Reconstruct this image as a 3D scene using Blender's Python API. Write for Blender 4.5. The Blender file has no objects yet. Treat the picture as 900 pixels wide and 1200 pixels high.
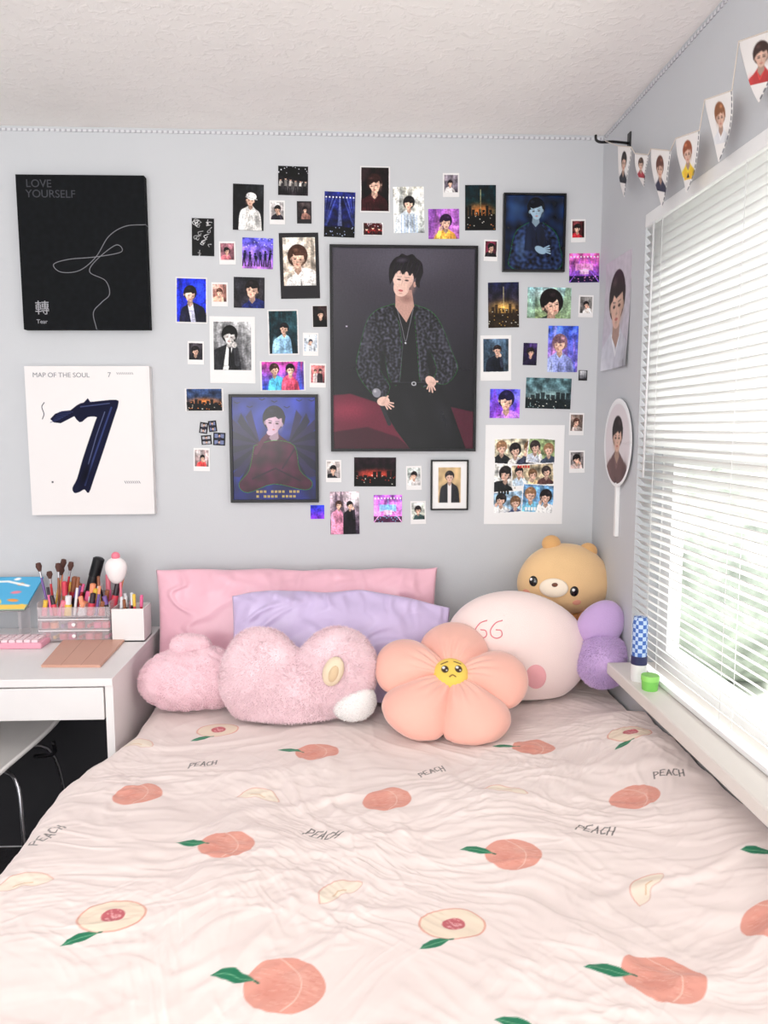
import bpy, bmesh, math, random
import numpy as np
from mathutils import Vector, Matrix, Euler
from mathutils.bvhtree import BVHTree
random.seed(7); np.random.seed(7)
S=bpy.context.scene
COL=S.collection
# ------------------------------------------------------------ camera
CAM=Vector((0,-2.57,1.44)); F=900.0
PITCH=math.radians(6.34); YAW=math.radians(2.5)
R=Euler((math.pi/2-PITCH,0,-YAW),'XYZ').to_matrix()
cd=bpy.data.cameras.new('camera'); cam=bpy.data.objects.new('camera',cd); COL.objects.link(cam)
cam.location=CAM; cam.rotation_euler=(math.pi/2-PITCH,0,-YAW)
cd.sensor_fit='AUTO'; cd.sensor_width=36; cd.lens=27; cd.clip_start=0.02
S.camera=cam
def ray(px,py): return R@Vector(((px-450)/F,(600-py)/F,-1))
def ypl(px,py,y=0.0):
    d=ray(px,py); return CAM+d*((y-CAM.y)/d.y)
def xpl(px,py,x):
    d=ray(px,py); return CAM+d*((x-CAM.x)/d.x)
def zpl(px,py,z):
    d=ray(px,py); return CAM+d*((z-CAM.z)/d.z)
def sc(px,py,y): 
    d=ray(px,py); return ((y-CAM.y)/d.y)/F
XR=ypl(708,157).x; ZC=ypl(350,153).z
# ------------------------------------------------------------ materials
def s2l(c):
    c=np.asarray(c,float)
    if c.max()>1.0: c=c/255.0
    return np.where(c<=0.04045,c/12.92,((c+0.055)/1.055)**2.4)
def mat(name,col,rough=.6,metal=0,bump=0,bscale=50,sheen=0,coat=0,var=0,vscale=8,alpha=1,stretch=None,bdist=.01,spec=.5):
    m=bpy.data.materials.new(name); m.use_nodes=True; nt=m.node_tree; b=nt.nodes['Principled BSDF']
    l=s2l(col); b.inputs['Base Color'].default_value=(*l,1)
    b.inputs['Roughness'].default_value=rough; b.inputs['Metallic'].default_value=metal; b.inputs['Specular IOR Level'].default_value=spec
    b.inputs['Sheen Weight'].default_value=sheen; b.inputs['Coat Weight'].default_value=coat
    b.inputs['Alpha'].default_value=alpha
    tc=nt.nodes.new('ShaderNodeTexCoord'); src=tc.outputs['Object']
    if stretch:
        mp=nt.nodes.new('ShaderNodeMapping'); mp.inputs['Scale'].default_value=stretch; nt.links.new(src,mp.inputs[0]); src=mp.outputs[0]
    n=nt.nodes.new('ShaderNodeTexNoise'); n.inputs['Scale'].default_value=vscale; n.inputs['Detail'].default_value=4; nt.links.new(src,n.inputs['Vector'])
    v=max(var,.02)
    mr=nt.nodes.new('ShaderNodeMapRange'); mr.inputs[1].default_value=.25; mr.inputs[2].default_value=.75
    mr.inputs[3].default_value=1-v; mr.inputs[4].default_value=1+v; nt.links.new(n.outputs[0],mr.inputs[0])
    vm=nt.nodes.new('ShaderNodeVectorMath'); vm.operation='SCALE'; vm.inputs[0].default_value=tuple(l)
    nt.links.new(mr.outputs[0],vm.inputs['Scale']); nt.links.new(vm.outputs[0],b.inputs['Base Color'])
    if bump:
        n2=nt.nodes.new('ShaderNodeTexNoise'); n2.inputs['Scale'].default_value=bscale; n2.inputs['Detail'].default_value=5; nt.links.new(src,n2.inputs['Vector'])
        bp=nt.nodes.new('ShaderNodeBump'); bp.inputs['Strength'].default_value=bump; bp.inputs['Distance'].default_value=bdist
        nt.links.new(n2.outputs[0],bp.inputs['Height']); nt.links.new(bp.outputs[0],b.inputs['Normal'])
    return m
def vmat(name,rough=.5,coat=0,bump=0,bscale=300,sheen=0,spec=.5):
    m=mat(name,(200,200,200),rough,coat=coat,bump=bump,bscale=bscale,sheen=sheen,spec=spec); nt=m.node_tree
    a=nt.nodes.new('ShaderNodeAttribute'); a.attribute_name='Col'
    nt.links.new(a.outputs['Color'],nt.nodes['Principled BSDF'].inputs['Base Color']); return m
# ------------------------------------------------------------ mesh helpers
def meta(o,label=None,category=None,group=None,kind=None):
    if label: o['label']=label
    if category: o['category']=category
    if group: o['group']=group
    if kind: o['kind']=kind
    return o
def setparent(o,p):
    o.parent=p; o.matrix_parent_inverse=Matrix.Translation(-Vector(p.location))
def empty(name,loc,**k):
    e=bpy.data.objects.new(name,None); e.empty_display_size=.05; e.location=loc; COL.objects.link(e); return meta(e,**k)
def mk(name,V,Fc,m,parent=None,smooth=True,C=None,**k):
    V=np.asarray(V,float); lo=V.min(0); hi=V.max(0); o0=np.array([(lo[0]+hi[0])/2,(lo[1]+hi[1])/2,lo[2]])
    me=bpy.data.meshes.new(name); W=V-o0
    if isinstance(Fc,np.ndarray):
        n=len(V); f=len(Fc); k4=Fc.shape[1]
        me.vertices.add(n); me.vertices.foreach_set('co',W.astype(np.float32).ravel())
        me.loops.add(f*k4); me.loops.foreach_set('vertex_index',Fc.astype(np.int32).ravel())
        me.polygons.add(f); me.polygons.foreach_set('loop_start',(np.arange(f)*k4).astype(np.int32))
        me.update(calc_edges=True)
    else:
        me.from_pydata([tuple(v) for v in W],[],[tuple(f) for f in Fc]); me.update()
    me.polygons.foreach_set('use_smooth',np.full(len(me.polygons),smooth))
    if C is not None:
        at=me.color_attributes.new('Col','FLOAT_COLOR','POINT')
        A=np.ones((len(V),4),np.float32); A[:,:3]=C; at.data.foreach_set('color',A.ravel())
    me.materials.append(m)
    o=bpy.data.objects.new(name,me); o.location=o0; COL.objects.link(o)
    if parent: setparent(o,parent)
    return meta(o,**k)
def bmk(name,bm,m,parent=None,smooth=False,**k):
    V=[v.co.copy() for v in bm.verts]; bm.verts.index_update(); Fc=[[v.index for v in f.verts] for f in bm.faces]; bm.free()
    return mk(name,V,Fc,m,parent,smooth,**k)
def box(name,x0,x1,y0,y1,z0,z1,m,parent=None,bev=0,M=None,**k):
    bm=bmesh.new(); bmesh.ops.create_cube(bm,size=1)
    for v in bm.verts: v.co=Vector(((x0+x1)/2+v.co.x*(x1-x0),(y0+y1)/2+v.co.y*(y1-y0),(z0+z1)/2+v.co.z*(z1-z0)))
    if bev: bmesh.ops.bevel(bm,geom=bm.edges[:],offset=bev,segments=2,affect='EDGES',profile=.5)
    if M is not None: bmesh.ops.transform(bm,matrix=M,verts=bm.verts[:])
    return bmk(name,bm,m,parent,**k)
def boxes(name,L,m,parent=None,**k):
    V=[];Fc=[]
    for (x0,x1,y0,y1,z0,z1) in L:
        b=len(V); V+=[(x0,y0,z0),(x1,y0,z0),(x1,y1,z0),(x0,y1,z0),(x0,y0,z1),(x1,y0,z1),(x1,y1,z1),(x0,y1,z1)]
        Fc+=[[b+i for i in f] for f in ((3,2,1,0),(4,5,6,7),(0,1,5,4),(1,2,6,5),(2,3,7,6),(3,0,4,7))]
    return mk(name,V,Fc,m,parent,False,**k)
def lathe(name,prof,p0,axis,m,parent=None,seg=20,**k):
    a=Vector(axis).normalized(); q=Vector((0,0,1)).rotation_difference(a).to_matrix(); p0=Vector(p0)
    V=[];Fc=[]
    for (r,h) in prof:
        for i in range(seg):
            t=2*math.pi*i/seg; V.append(p0+q@Vector((r*math.cos(t),r*math.sin(t),h)))
    for j in range(len(prof)-1):
        for i in range(seg):
            i2=(i+1)%seg; Fc.append([j*seg+i,j*seg+i2,(j+1)*seg+i2,(j+1)*seg+i])
    Fc.append(list(range(seg))[::-1]); Fc.append([(len(prof)-1)*seg+i for i in range(seg)])
    o=mk(name,V,Fc,m,parent,True,**k)
    md=o.modifiers.new('s','EDGE_SPLIT'); md.split_angle=math.radians(40)
    return o
def tubeVF(pts,r,seg=8,base=0):
    pts=[Vector(p) for p in pts]; V=[];Fc=[]
    up=None
    for i,p in enumerate(pts):
        t=(pts[min(i+1,len(pts)-1)]-pts[max(i-1,0)]).normalized()
        if up is None: up=Vector((0,0,1)) if abs(t.z)<.9 else Vector((0,1,0))
        a=t.cross(up).normalized(); b=a.cross(t).normalized(); up=b
        rr=r[i] if isinstance(r,(list,tuple)) else r
        for k in range(seg):
            an=2*math.pi*k/seg; V.append(p+a*math.cos(an)*rr+b*math.sin(an)*rr)
    for i in range(len(pts)-1):
        for k in range(seg):
            k2=(k+1)%seg; Fc.append([base+i*seg+k,base+i*seg+k2,base+(i+1)*seg+k2,base+(i+1)*seg+k])
    Fc.append([base+k for k in range(seg)][::-1]); Fc.append([base+(len(pts)-1)*seg+k for k in range(seg)])
    return V,Fc
def tube(name,pts,r,m,parent=None,seg=8,**k):
    V,Fc=tubeVF(pts,r,seg); return mk(name,V,Fc,m,parent,True,**k)
def tubes(name,L,r,m,parent=None,seg=8,**k):
    V=[];Fc=[]
    for p in L:
        v,f=tubeVF(p,r,seg,len(V)); V+=v; Fc+=f
    return mk(name,V,Fc,m,parent,True,**k)
def catmull(P,n=8):
    P=[np.array(p,float) for p in P]; P=[2*P[0]-P[1]]+P+[2*P[-1]-P[-2]]; out=[]
    for i in range(1,len(P)-2):
        for k in range(n):
            t=k/n; a,b,c,d=P[i-1:i+3]
            out.append(.5*((2*b)+(-a+c)*t+(2*a-5*b+4*c-d)*t*t+(-a+3*b-3*c+d)*t**3))
    out.append(P[-2]); return out
_rs=np.random.RandomState(3); PERM=_rs.permutation(256); PERM=np.concatenate([PERM,PERM]); GA=_rs.rand(256)*2*np.pi
def pn(x,y,seed=0):
    x=np.asarray(x,float)+seed*17.31; y=np.asarray(y,float)+seed*9.17
    xi=np.floor(x).astype(int); yi=np.floor(y).astype(int); xf=x-xi; yf=y-yi
    u=xf**3*(xf*(xf*6-15)+10); v=yf**3*(yf*(yf*6-15)+10)
    def g(i,j,a,b):
        h=PERM[PERM[i&255]+(j&255)]; return np.cos(GA[h])*a+np.sin(GA[h])*b
    n00=g(xi,yi,xf,yf); n10=g(xi+1,yi,xf-1,yf); n01=g(xi,yi+1,xf,yf-1); n11=g(xi+1,yi+1,xf-1,yf-1)
    return ((n00*(1-u)+n10*u)*(1-v)+(n01*(1-u)+n11*u)*v)*1.5
def n3(P,f,seed=0):
    r=np.random.RandomState(seed); o=0
    for i in range(5):
        d=r.randn(3); d/=np.linalg.norm(d); o=o+np.sin(P@d*f*(.7+.6*r.rand())+r.rand()*6+1.5*np.sin(P@np.roll(d,1)*f*.5+i))
    return o/5
# ------------------------------------------------------------ painting on mesh colours
class Cv:
    def __init__(s,X,Y,px,bg=(255,255,255)):
        s.X=X.ravel().astype(float); s.Y=Y.ravel().astype(float); s.px=px
        s.C=np.tile(np.array(bg,float),(s.X.size,1)); s.x0,s.x1,s.y0,s.y1=s.X.min(),s.X.max(),s.Y.min(),s.Y.max()
    def sel(s,a,b,c,d):
        return np.where((s.X>=a)&(s.X<=b)&(s.Y>=c)&(s.Y<=d))[0]
    def bl(s,i,m,col):
        m=m[:,None]; s.C[i]=s.C[i]*(1-m)+np.array(col,float)*m
    def ell(s,cx,cy,rx,ry,col,rot=0,a=1,soft=1):
        q=max(rx,ry)*1.1+s.px*(1+soft); i=s.sel(cx-q,cx+q,cy-q,cy+q)
        if not len(i): return
        dx=s.X[i]-cx; dy=s.Y[i]-cy; c,n=math.cos(rot),math.sin(rot)
        u=(dx*c+dy*n)/rx; v=(-dx*n+dy*c)/ry; d=np.sqrt(u*u+v*v)
        s.bl(i,np.clip((1-d)*min(rx,ry)/(s.px*soft)+.5,0,1)*a,col)
    def glow(s,cx,cy,rx,ry,col,a=.5,rot=0):
        q=max(rx,ry)*1.05; i=s.sel(cx-q,cx+q,cy-q,cy+q)
        if not len(i): return
        dx=s.X[i]-cx; dy=s.Y[i]-cy; c,n=math.cos(rot),math.sin(rot)
        d=np.sqrt(((dx*c+dy*n)/rx)**2+((-dx*n+dy*c)/ry)**2); m=np.clip(1-d,0,1); s.bl(i,m*m*(3-2*m)*a,col)
    def segd(s,i,p,q):
        x=s.X[i]-p[0]; y=s.Y[i]-p[1]; ex=q[0]-p[0]; ey=q[1]-p[1]; L=ex*ex+ey*ey+1e-12
        t=np.clip((x*ex+y*ey)/L,0,1); return np.hypot(x-t*ex,y-t*ey)
    def poly(s,pts,col,a=1,soft=1):
        xs=[p[0] for p in pts]; ys=[p[1] for p in pts]; g=s.px*soft
        i=s.sel(min(xs)-g,max(xs)+g,min(ys)-g,max(ys)+g)
        if not len(i): return
        X=s.X[i];Y=s.Y[i]; ins=np.zeros(len(i),bool); D=np.full(len(i),1e9); n=len(pts)
        for k in range(n):
            p=pts[k];q=pts[(k+1)%n]; D=np.minimum(D,s.segd(i,p,q))
            if p[1]!=q[1]:
                c=((p[1]>Y)!=(q[1]>Y))&(X<(q[0]-p[0])*(Y-p[1])/(q[1]-p[1])+p[0]); ins^=c
        s.bl(i,np.clip(np.where(ins,D,-D)/g+.5,0,1)*a,col)
    def line(s,pts,w,col,a=1):
        xs=[p[0] for p in pts]; ys=[p[1] for p in pts]; g=s.px+w
        i=s.sel(min(xs)-g,max(xs)+g,min(ys)-g,max(ys)+g)
        if not len(i): return
        D=np.full(len(i),1e9)
        for k in range(len(pts)-1): D=np.minimum(D,s.segd(i,pts[k],pts[k+1]))
        s.bl(i,np.clip((w/2-D)/s.px+.5,0,1)*a,col)
    def rect(s,a,b,c,d,col,al=1): s.poly([(a,c),(b,c),(b,d),(a,d)],col,al)
    def grad(s,c0,c1,ya=None,yb=None):
        ya=s.y0 if ya is None else ya; yb=s.y1 if yb is None else yb
        t=np.clip((s.Y-ya)/(yb-ya),0,1)[:,None]; s.C=np.array(c0,float)*(1-t)+np.array(c1,float)*t
    def noise(s,amt,f,seed=0): s.C=np.clip(s.C*(1+amt*pn(s.X/f,s.Y/f,seed)[:,None]),0,255)
    def patt(s,sent,col,amt,f,seed=0):
        d=np.abs(s.C-np.array(sent,float)).sum(1); m=np.clip(1-d/150,0,1)[:,None]; m=np.where(s.C[:,1:2]>s.C[:,0:1]*1.6+20,m,0)
        n=np.clip(1+amt*pn(s.X/f,s.Y/f,seed)[:,None],.25,2.4); s.C=s.C*(1-m)+np.clip(np.array(col,float)*n,0,255)*m
    def lin(s): return s2l(np.clip(s.C,0,255)/255.0*.9999)
SK=(224,184,164); SENT=(0,255,0)
_pc=[0]
def person(c,cx,cy,r,hair=(30,24,26),skin=SK,cloth=(30,30,36),bottom=None,inner=None,hat=None,tilt=None,sh=1.0,detail=True,lips=(184,98,94),arm=None,straight=False):
    _pc[0]+=1; rr=np.random.RandomState(_pc[0]*13+1)
    b=c.y1+2 if bottom is None else bottom
    if tilt is None: tilt=0 if straight else rr.uniform(-.3,.3)
    turn=0 if straight else rr.uniform(-.22,.22)
    dx=0 if straight else rr.uniform(-.7,.7)*r; up=0 if straight else rr.uniform(-.4,.4)*r
    dk=tuple(v*.78 for v in skin); cd_=tuple(v*.55 for v in cloth); cl_=tuple(min(255,v*1.25+10) for v in cloth)
    w=2.2*r*sh; bx=cx+dx
    L=catmull([(cx-.4*r,cy+1.2*r),(bx-w*.55,cy+1.75*r+up),(bx-w*.93,cy+2.3*r+up),(bx-w*1.12,cy+3.6*r+up),(bx-w*1.2,max(b,cy+5*r))],4)
    Rr=catmull([(bx+w*1.2,max(b,cy+5*r)),(bx+w*1.1,cy+3.6*r-up),(bx+w*.9,cy+2.3*r-up),(bx+w*.55,cy+1.75*r-up),(cx+.4*r,cy+1.2*r)],4)
    c.poly([tuple(p) for p in L+Rr],cloth)
    c.glow(bx-w*.8,cy+4*r,w*.5,3*r,cl_,.6); c.glow(bx+w*.75,cy+4.2*r,w*.5,3.2*r,cd_,.75); c.glow(bx,cy+5*r,w*.35,2.4*r,cd_,.4)
    for k in range(3): 
        q=rr.uniform(-.8,.8); c.line([(bx+q*w,cy+(2.6+rr.rand())*r),(bx+q*w*1.1+rr.uniform(-.4,.4)*r,cy+(4.2+rr.rand())*r)],.13*r,cd_,.6)
    if inner: c.poly([(cx-.45*r,cy+1.4*r),(cx+.45*r,cy+1.4*r),(bx+.4*r,b),(bx-.4*r,b)],inner)
    else: c.line([(cx-.5*r,cy+1.5*r),(cx-.05*r,cy+2.5*r),(cx+.5*r,cy+1.5*r)],.12*r,cl_,.7)
    hs_=1 if straight else rr.uniform(.95,1.18)
    c.ell(cx,cy-.28*r,1.06*r*hs_,1.2*r*hs_,hair,tilt,1,1.3)
    c.poly([(cx-.36*r,cy+.7*r),(cx+.36*r,cy+.7*r),(cx+.45*r,cy+1.6*r),(cx,cy+2.15*r),(cx-.45*r,cy+1.6*r)],dk)
    def P(u,v): return (cx+u*r*math.cos(tilt)-v*r*math.sin(tilt), cy+u*r*math.sin(tilt)+v*r*math.cos(tilt))
    for sg in (-1,1): c.ell(*P(sg*.78-turn,.22),.13*r,.22*r,dk)
    c.ell(*P(0,.0),.77*r,.95*r,skin,tilt); c.ell(*P(turn*.4,.48),.56*r,.76*r,skin,tilt)
    side=1 if rr.rand()>.5 else -1
    c.glow(*P(side*.6,.4),.55*r,1.1*r,dk,.5,tilt); c.glow(*P(-side*.25,-.1),.6*r,.6*r,tuple(min(255,v*1.08+8) for v in skin),.6)
    k0=rr.uniform(-.45,.45); lw=rr.uniform(-.1,.14)
    fr=[(-1.0,.25),(-1.05,-.55),(-.62,-1.2),(0,-1.4),(.62,-1.2),(1.05,-.55),(1.0,.25),(.82,.0),(.72,-.36),(.42+k0*.4,-.28+lw),(.1+k0,-.18+lw),(-.2+k0,-.38+lw),(-.55,-.14+lw),(-.8,-.0)]
    c.poly([P(*q) for q in fr],hair,1,1.3)
    hl=tuple(min(255,v*1.7+22) for v in hair)
    c.glow(*P(-side*.35,-.95),.5*r,.35*r,hl,.6,tilt)
    if hat:
        c.ell(*P(0,-.75),1.05*r,.75*r,hat,tilt); c.poly([P(-1.1,-.5),P(1.3,-.42),P(1.35,-.22),P(-1.1,-.26)],tuple(v*.8 for v in hat))
    if detail:
        for sg in (-1,1):
            c.line([P(sg*.17+turn,.02),P(sg*.5+turn,-.03)],.06*r,tuple(v*.6+50 for v in hair),.7)
            c.glow(*P(sg*.33+turn,.18),.3*r,.2*r,dk,.6)
            c.ell(*P(sg*.33+turn,.2),.15*r,.065*r,(60,40,38),tilt,.95)
        c.line([P(.02+turn*1.3,.2),P(.04+turn*1.5,.5)],.06*r,dk,.5); c.glow(*P(.02+turn*1.4,.55),.18*r,.09*r,tuple(v*.62 for v in skin),.6)
        c.ell(*P(turn,.8),.18*r,.07*r,lips,tilt,.85); c.glow(*P(turn,.95),.25*r,.1*r,dk,.5)
    if arm or (arm is None and not straight and rr.rand()>.62):
        e=(bx+side*w*.9,cy+4.2*r); h=P(side*.75,1.0)
        c.line([e,(h[0]+side*.3*r,h[1]+.9*r)],.75*r,cl_); c.ell(h[0]+side*.1*r,h[1]+.25*r,.34*r,.45*r,skin); c.line([h,(h[0]-side*.15*r,h[1]-.5*r)],.18*r,skin)
M_print=vmat('print_paper',rough=.55,spec=.25)
M_gloss=vmat('poster_gloss',rough=.22,spec=.3)
M_canvas=vmat('canvas_print',rough=.85,bump=.12,bscale=900,spec=.2)
def grid_faces(nu,nv):
    i=np.arange(nv-1)[:,None]*nu+np.arange(nu-1)[None,:]
    return np.stack([i,i+nu,i+nu+1,i+1],-1).reshape(-1,4)
def sheet(name,x0,x1,z0,z1,yb,th,cv,nu,nv,m,rot=0,parent=None,**k):
    u,v=np.meshgrid(np.linspace(0,1,nu),np.linspace(0,1,nv))
    X=x0+(x1-x0)*u; Z=z1+(z0-z1)*v; cx,cz=(x0+x1)/2,(z0+z1)/2
    c,s=math.cos(rot),math.sin(rot); Xr=cx+(X-cx)*c-(Z-cz)*s; Zr=cz+(X-cx)*s+(Z-cz)*c
    V=np.stack([Xr,np.full_like(X,yb-th),Zr],-1).reshape(-1,3); Fc=grid_faces(nu,nv)
    idx=np.arange(nu*nv).reshape(nv,nu)
    ring=np.concatenate([idx[0,:],idx[1:,-1],idx[-1,-2::-1],idx[-2:0:-1,0]]); n0=len(V)
    B=V[ring].copy(); B[:,1]=yb; nr=len(ring); a=np.arange(nr); b=(a+1)%nr
    Fs=np.stack([ring[a],ring[b],n0+b,n0+a],-1)
    V=np.concatenate([V,B]); Fc=np.concatenate([Fc,Fs]); C=cv.lin(); C=np.concatenate([C,C[ring]])
    o=mk(name,V,Fc,m,parent,False,C=C,**k); return o
def pxbox(b,y=0.0):
    x0,y0,x1,y1=b
    A=ypl(x0,y0,y);B=ypl(x1,y0,y);C=ypl(x0,y1,y);D=ypl(x1,y1,y)
    return (A.x+C.x)/2,(B.x+D.x)/2,(C.z+D.z)/2,(A.z+B.z)/2
def canvas_for(b,k=1.7,bg=(255,255,255)):
    x0,y0,x1,y1=b; nu=int((x1-x0)*k)+2; nv=int((y1-y0)*k)+2
    X,Y=np.meshgrid(np.linspace(x0,x1,nu),np.linspace(y0,y1,nv)); return Cv(X,Y,1.0/k,bg),nu,nv
def smtext(body,size,loc,m,parent,name='lettering',ang=0,ext=.0004,font_rot=(math.pi/2,0,0)):
    cu=bpy.data.curves.new(name,'FONT'); cu.body=body; cu.size=size; cu.extrude=ext; cu.align_x='LEFT'
    t=bpy.data.objects.new('tmp',cu); COL.objects.link(t); bpy.context.view_layer.update()
    me=bpy.data.meshes.new_from_object(t.evaluated_get(bpy.context.evaluated_depsgraph_get())); bpy.data.objects.remove(t)
    me.name=name; me.materials.clear(); me.materials.append(m)
    o=bpy.data.objects.new(name,me); o.location=loc; o.rotation_euler=(font_rot[0],ang,0); COL.objects.link(o)
    if parent: setparent(o,parent)
    return o
# ============================================================ ROOM
M_wall=mat('wall_paint',(202,204,208),.85,bump=.06,bscale=220,var=.02,vscale=2)
M_white=mat('white_trim_paint',(240,240,240),.45); M_sill=mat('sill_paint',(230,224,218),.5)
def ceil_mat():
    m=mat('ceiling_texture',(250,246,243),.9); nt=m.node_tree; b=nt.nodes['Principled BSDF']
    tc=nt.nodes.new('ShaderNodeTexCoord'); n=nt.nodes.new('ShaderNodeTexNoise'); n.inputs['Scale'].default_value=42; n.inputs['Detail'].default_value=4; n.inputs['Distortion'].default_value=.7
    nt.links.new(tc.outputs['Object'],n.inputs['Vector'])
    cr=nt.nodes.new('ShaderNodeValToRGB'); cr.color_ramp.elements[0].position=.5; cr.color_ramp.elements[1].position=.66; nt.links.new(n.outputs[0],cr.inputs[0])
    bp=nt.nodes.new('ShaderNodeBump'); bp.inputs['Strength'].default_value=.22; bp.inputs['Distance'].default_value=.006
    nt.links.new(cr.outputs[0],bp.inputs['Height']); nt.links.new(bp.outputs[0],b.inputs['Normal']); return m
M_ceil=ceil_mat(); M_floor=mat('dark_floor',(58,56,60),.8,bump=.4,bscale=120,var=.15,vscale=60)
XL=-2.3; YF=-3.6
WY0,WY1,WZ0,WZ1=-.392,-2.1,.75,2.025
box('wall_back',XL-.1,XR+.14,0,.1,-.02,ZC+.05,M_wall,kind='structure')
box('wall_left',XL-.1,XL,YF,0,0,ZC,M_wall,kind='structure')
boxes('wall_right',[(XR,XR+.14,WY0,0,0,ZC),(XR,XR+.14,YF,WY1,0,ZC),(XR,XR+.14,WY1,WY0,0,WZ0-.03),(XR,XR+.14,WY1,WY0,WZ1,ZC)],M_wall,kind='structure')
box('ceiling',XL-.1,XR+.14,YF,.1,ZC,ZC+.08,M_ceil,kind='structure')
box('floor',XL-.1,XR+.14,YF,.1,-.08,0,M_floor,kind='structure')
box('baseboard_back',XL,-.75,-.014,0,0,.1,M_white,kind='structure')
box('baseboard_left',XL,XL+.014,YF,-.02,0,.1,M_white,kind='structure')
box('trim_1',.752,XR+.12,-2.2,-.40,WZ0-.034,WZ0,M_sill,bev=.004,kind='structure')
win=empty('window_1',(XR+.1,WY0,WZ0),kind='structure')
fx0,fx1=XR+.075,XR+.125; zm=1.385
ymid=(WY0+WY1)/2
boxes('frame',[(fx0,fx1,WY0-.045,WY0,WZ0,WZ1),(fx0,fx1,WY1,WY1+.045,WZ0,WZ1),(fx0+.001,fx1,WY1+.045,WY0-.045,WZ1-.045,WZ1),(fx0+.001,fx1,WY1+.045,WY0-.045,WZ0,WZ0+.05)],M_white,win)
boxes('sash',[(fx0-.010,fx1-.02,WY1+.05,WY0-.05,zm-.03,zm+.03),(fx0+.004,fx1-.024,ymid-.035,ymid+.035,WZ0+.05,WZ1-.05),(fx0-.004,fx0+.02,WY0-.085,WY0-.047,WZ0+.052,zm-.031)],M_white,win)
mg=bpy.data.materials.new('window_glass'); mg.use_nodes=True; nt=mg.node_tree
for n in list(nt.nodes): 
    if n.type=='BSDF_PRINCIPLED': nt.nodes.remove(n)
tr=nt.nodes.new('ShaderNodeBsdfTransparent'); tr.inputs[0].default_value=(.97,.98,.98,1); nt.links.new(tr.outputs[0],nt.nodes['Material Output'].inputs[0])
box('glass',fx0+.030,fx0+.033,WY1+.04,WY0-.04,WZ0+.04,WZ1-.04,mg,win)
bl=empty('window_blind',(XR+.005,WY0,WZ0),label='white horizontal slatted blind half open in the window',category='blind')
M_blind=mat('blind_white',(253,253,252),.45)
nt=M_blind.node_tree; pb=nt.nodes['Principled BSDF']; tl=nt.nodes.new('ShaderNodeBsdfTranslucent'); tl.inputs[0].default_value=(.98,.98,.97,1)
mx=nt.nodes.new('ShaderNodeMixShader'); mx.inputs[0].default_value=.55; nt.links.new(pb.outputs[0],mx.inputs[1]); nt.links.new(tl.outputs[0],mx.inputs[2]); nt.links.new(mx.outputs[0],nt.nodes['Material Output'].inputs[0])
bx=XR+.010
box('headrail',bx-.014,bx+.020,WY1+.004,WY0-.003,WZ1-.036,WZ1-.001,M_white,bl,bev=.003)
V=[];Fc=[]
zz=WZ1-.050
while zz>WZ0+.030:
    lower=zz<zm
    ta=-math.radians(42 if lower else 54); w=.0132
    for y in (WY1+.006,WY0-.004):
        for k in range(5):
            q=(k/4*2-1); dx=q*w*math.cos(ta); dz=q*w*math.sin(ta)+.0020*(1-q*q)
            V.append((bx+dx,y,zz+dz))
    b=len(V)-10
    for k in range(4): Fc.append([b+k,b+k+1,b+6+k,b+5+k])
    zz-=.0222
sl=mk('slats',V,Fc,M_blind,bl,True)
md=sl.modifiers.new('t','SOLIDIFY'); md.thickness=.0008
box('bottom_rail',bx-.014,bx+.014,WY1+.006,WY0-.004,WZ0+.002,WZ0+.016,M_white,bl,bev=.003)
M_cord=mat('blind_cord',(235,235,235),.7)
for yy in (-.52,-.95,-1.4,-1.95): tubes('ladder_cord',[[(bx-.015,yy,WZ0+.016),(bx-.015,yy,WZ1-.04)],[(bx+.015,yy,WZ0+.016),(bx+.015,yy,WZ1-.04)]],.0008,M_cord,bl,5)
tube('tilt_wand',[(bx-.018,-.47,WZ1-.036),(bx-.022,-.47,1.3)],.0030,mat('wand_clear',(225,225,228),.2),bl)
M_leaf=mat('outdoor_foliage',(172,180,168),.8,bump=1,bscale=12,var=.55,vscale=5)
M_lawn=mat('outdoor_lawn',(196,199,190),.9,var=.1)
box('ground',XR+.3,16,-8,16,-.9,-.8,M_lawn,label='pale grass lawn outside the window',category='lawn')
def strip_mat():
    m=mat('light_strip_plastic',(235,235,238),.4); nt=m.node_tree; b=nt.nodes['Principled BSDF']
    tc=nt.nodes.new('ShaderNodeTexCoord'); sp=nt.nodes.new('ShaderNodeSeparateXYZ'); nt.links.new(tc.outputs['Object'],sp.inputs[0])
    ad=nt.nodes.new('ShaderNodeMath'); ad.operation='ADD'; nt.links.new(sp.outputs[0],ad.inputs[0]); nt.links.new(sp.outputs[1],ad.inputs[1])
    mu=nt.nodes.new('ShaderNodeMath'); mu.operation='MULTIPLY'; mu.inputs[1].default_value=60; nt.links.new(ad.outputs[0],mu.inputs[0])
    fr=nt.nodes.new('ShaderNodeMath'); fr.operation='FRACT'; nt.links.new(mu.outputs[0],fr.inputs[0])
    gt=nt.nodes.new('ShaderNodeMath'); gt.operation='GREATER_THAN'; gt.inputs[1].default_value=.62; nt.links.new(fr.outputs[0],gt.inputs[0])
    mi=nt.nodes.new('ShaderNodeMix'); mi.data_type='RGBA'; mi.inputs[6].default_value=(*s2l((218,218,222)),1); mi.inputs[7].default_value=(*s2l((176,175,182)),1)
    nt.links.new(gt.outputs[0],mi.inputs[0]); nt.links.new(mi.outputs[2],b.inputs['Base Color']); return m
M_strip=strip_mat()
boxes('light_strip',[(XL,XR-.005,-.004,0,ZC-.015,ZC-.008),(XR-.004,XR,YF,-.0045,ZC-.017,ZC-.010)],M_strip,label='white adhesive light strip running along the top of the walls',category='light strip')
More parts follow.
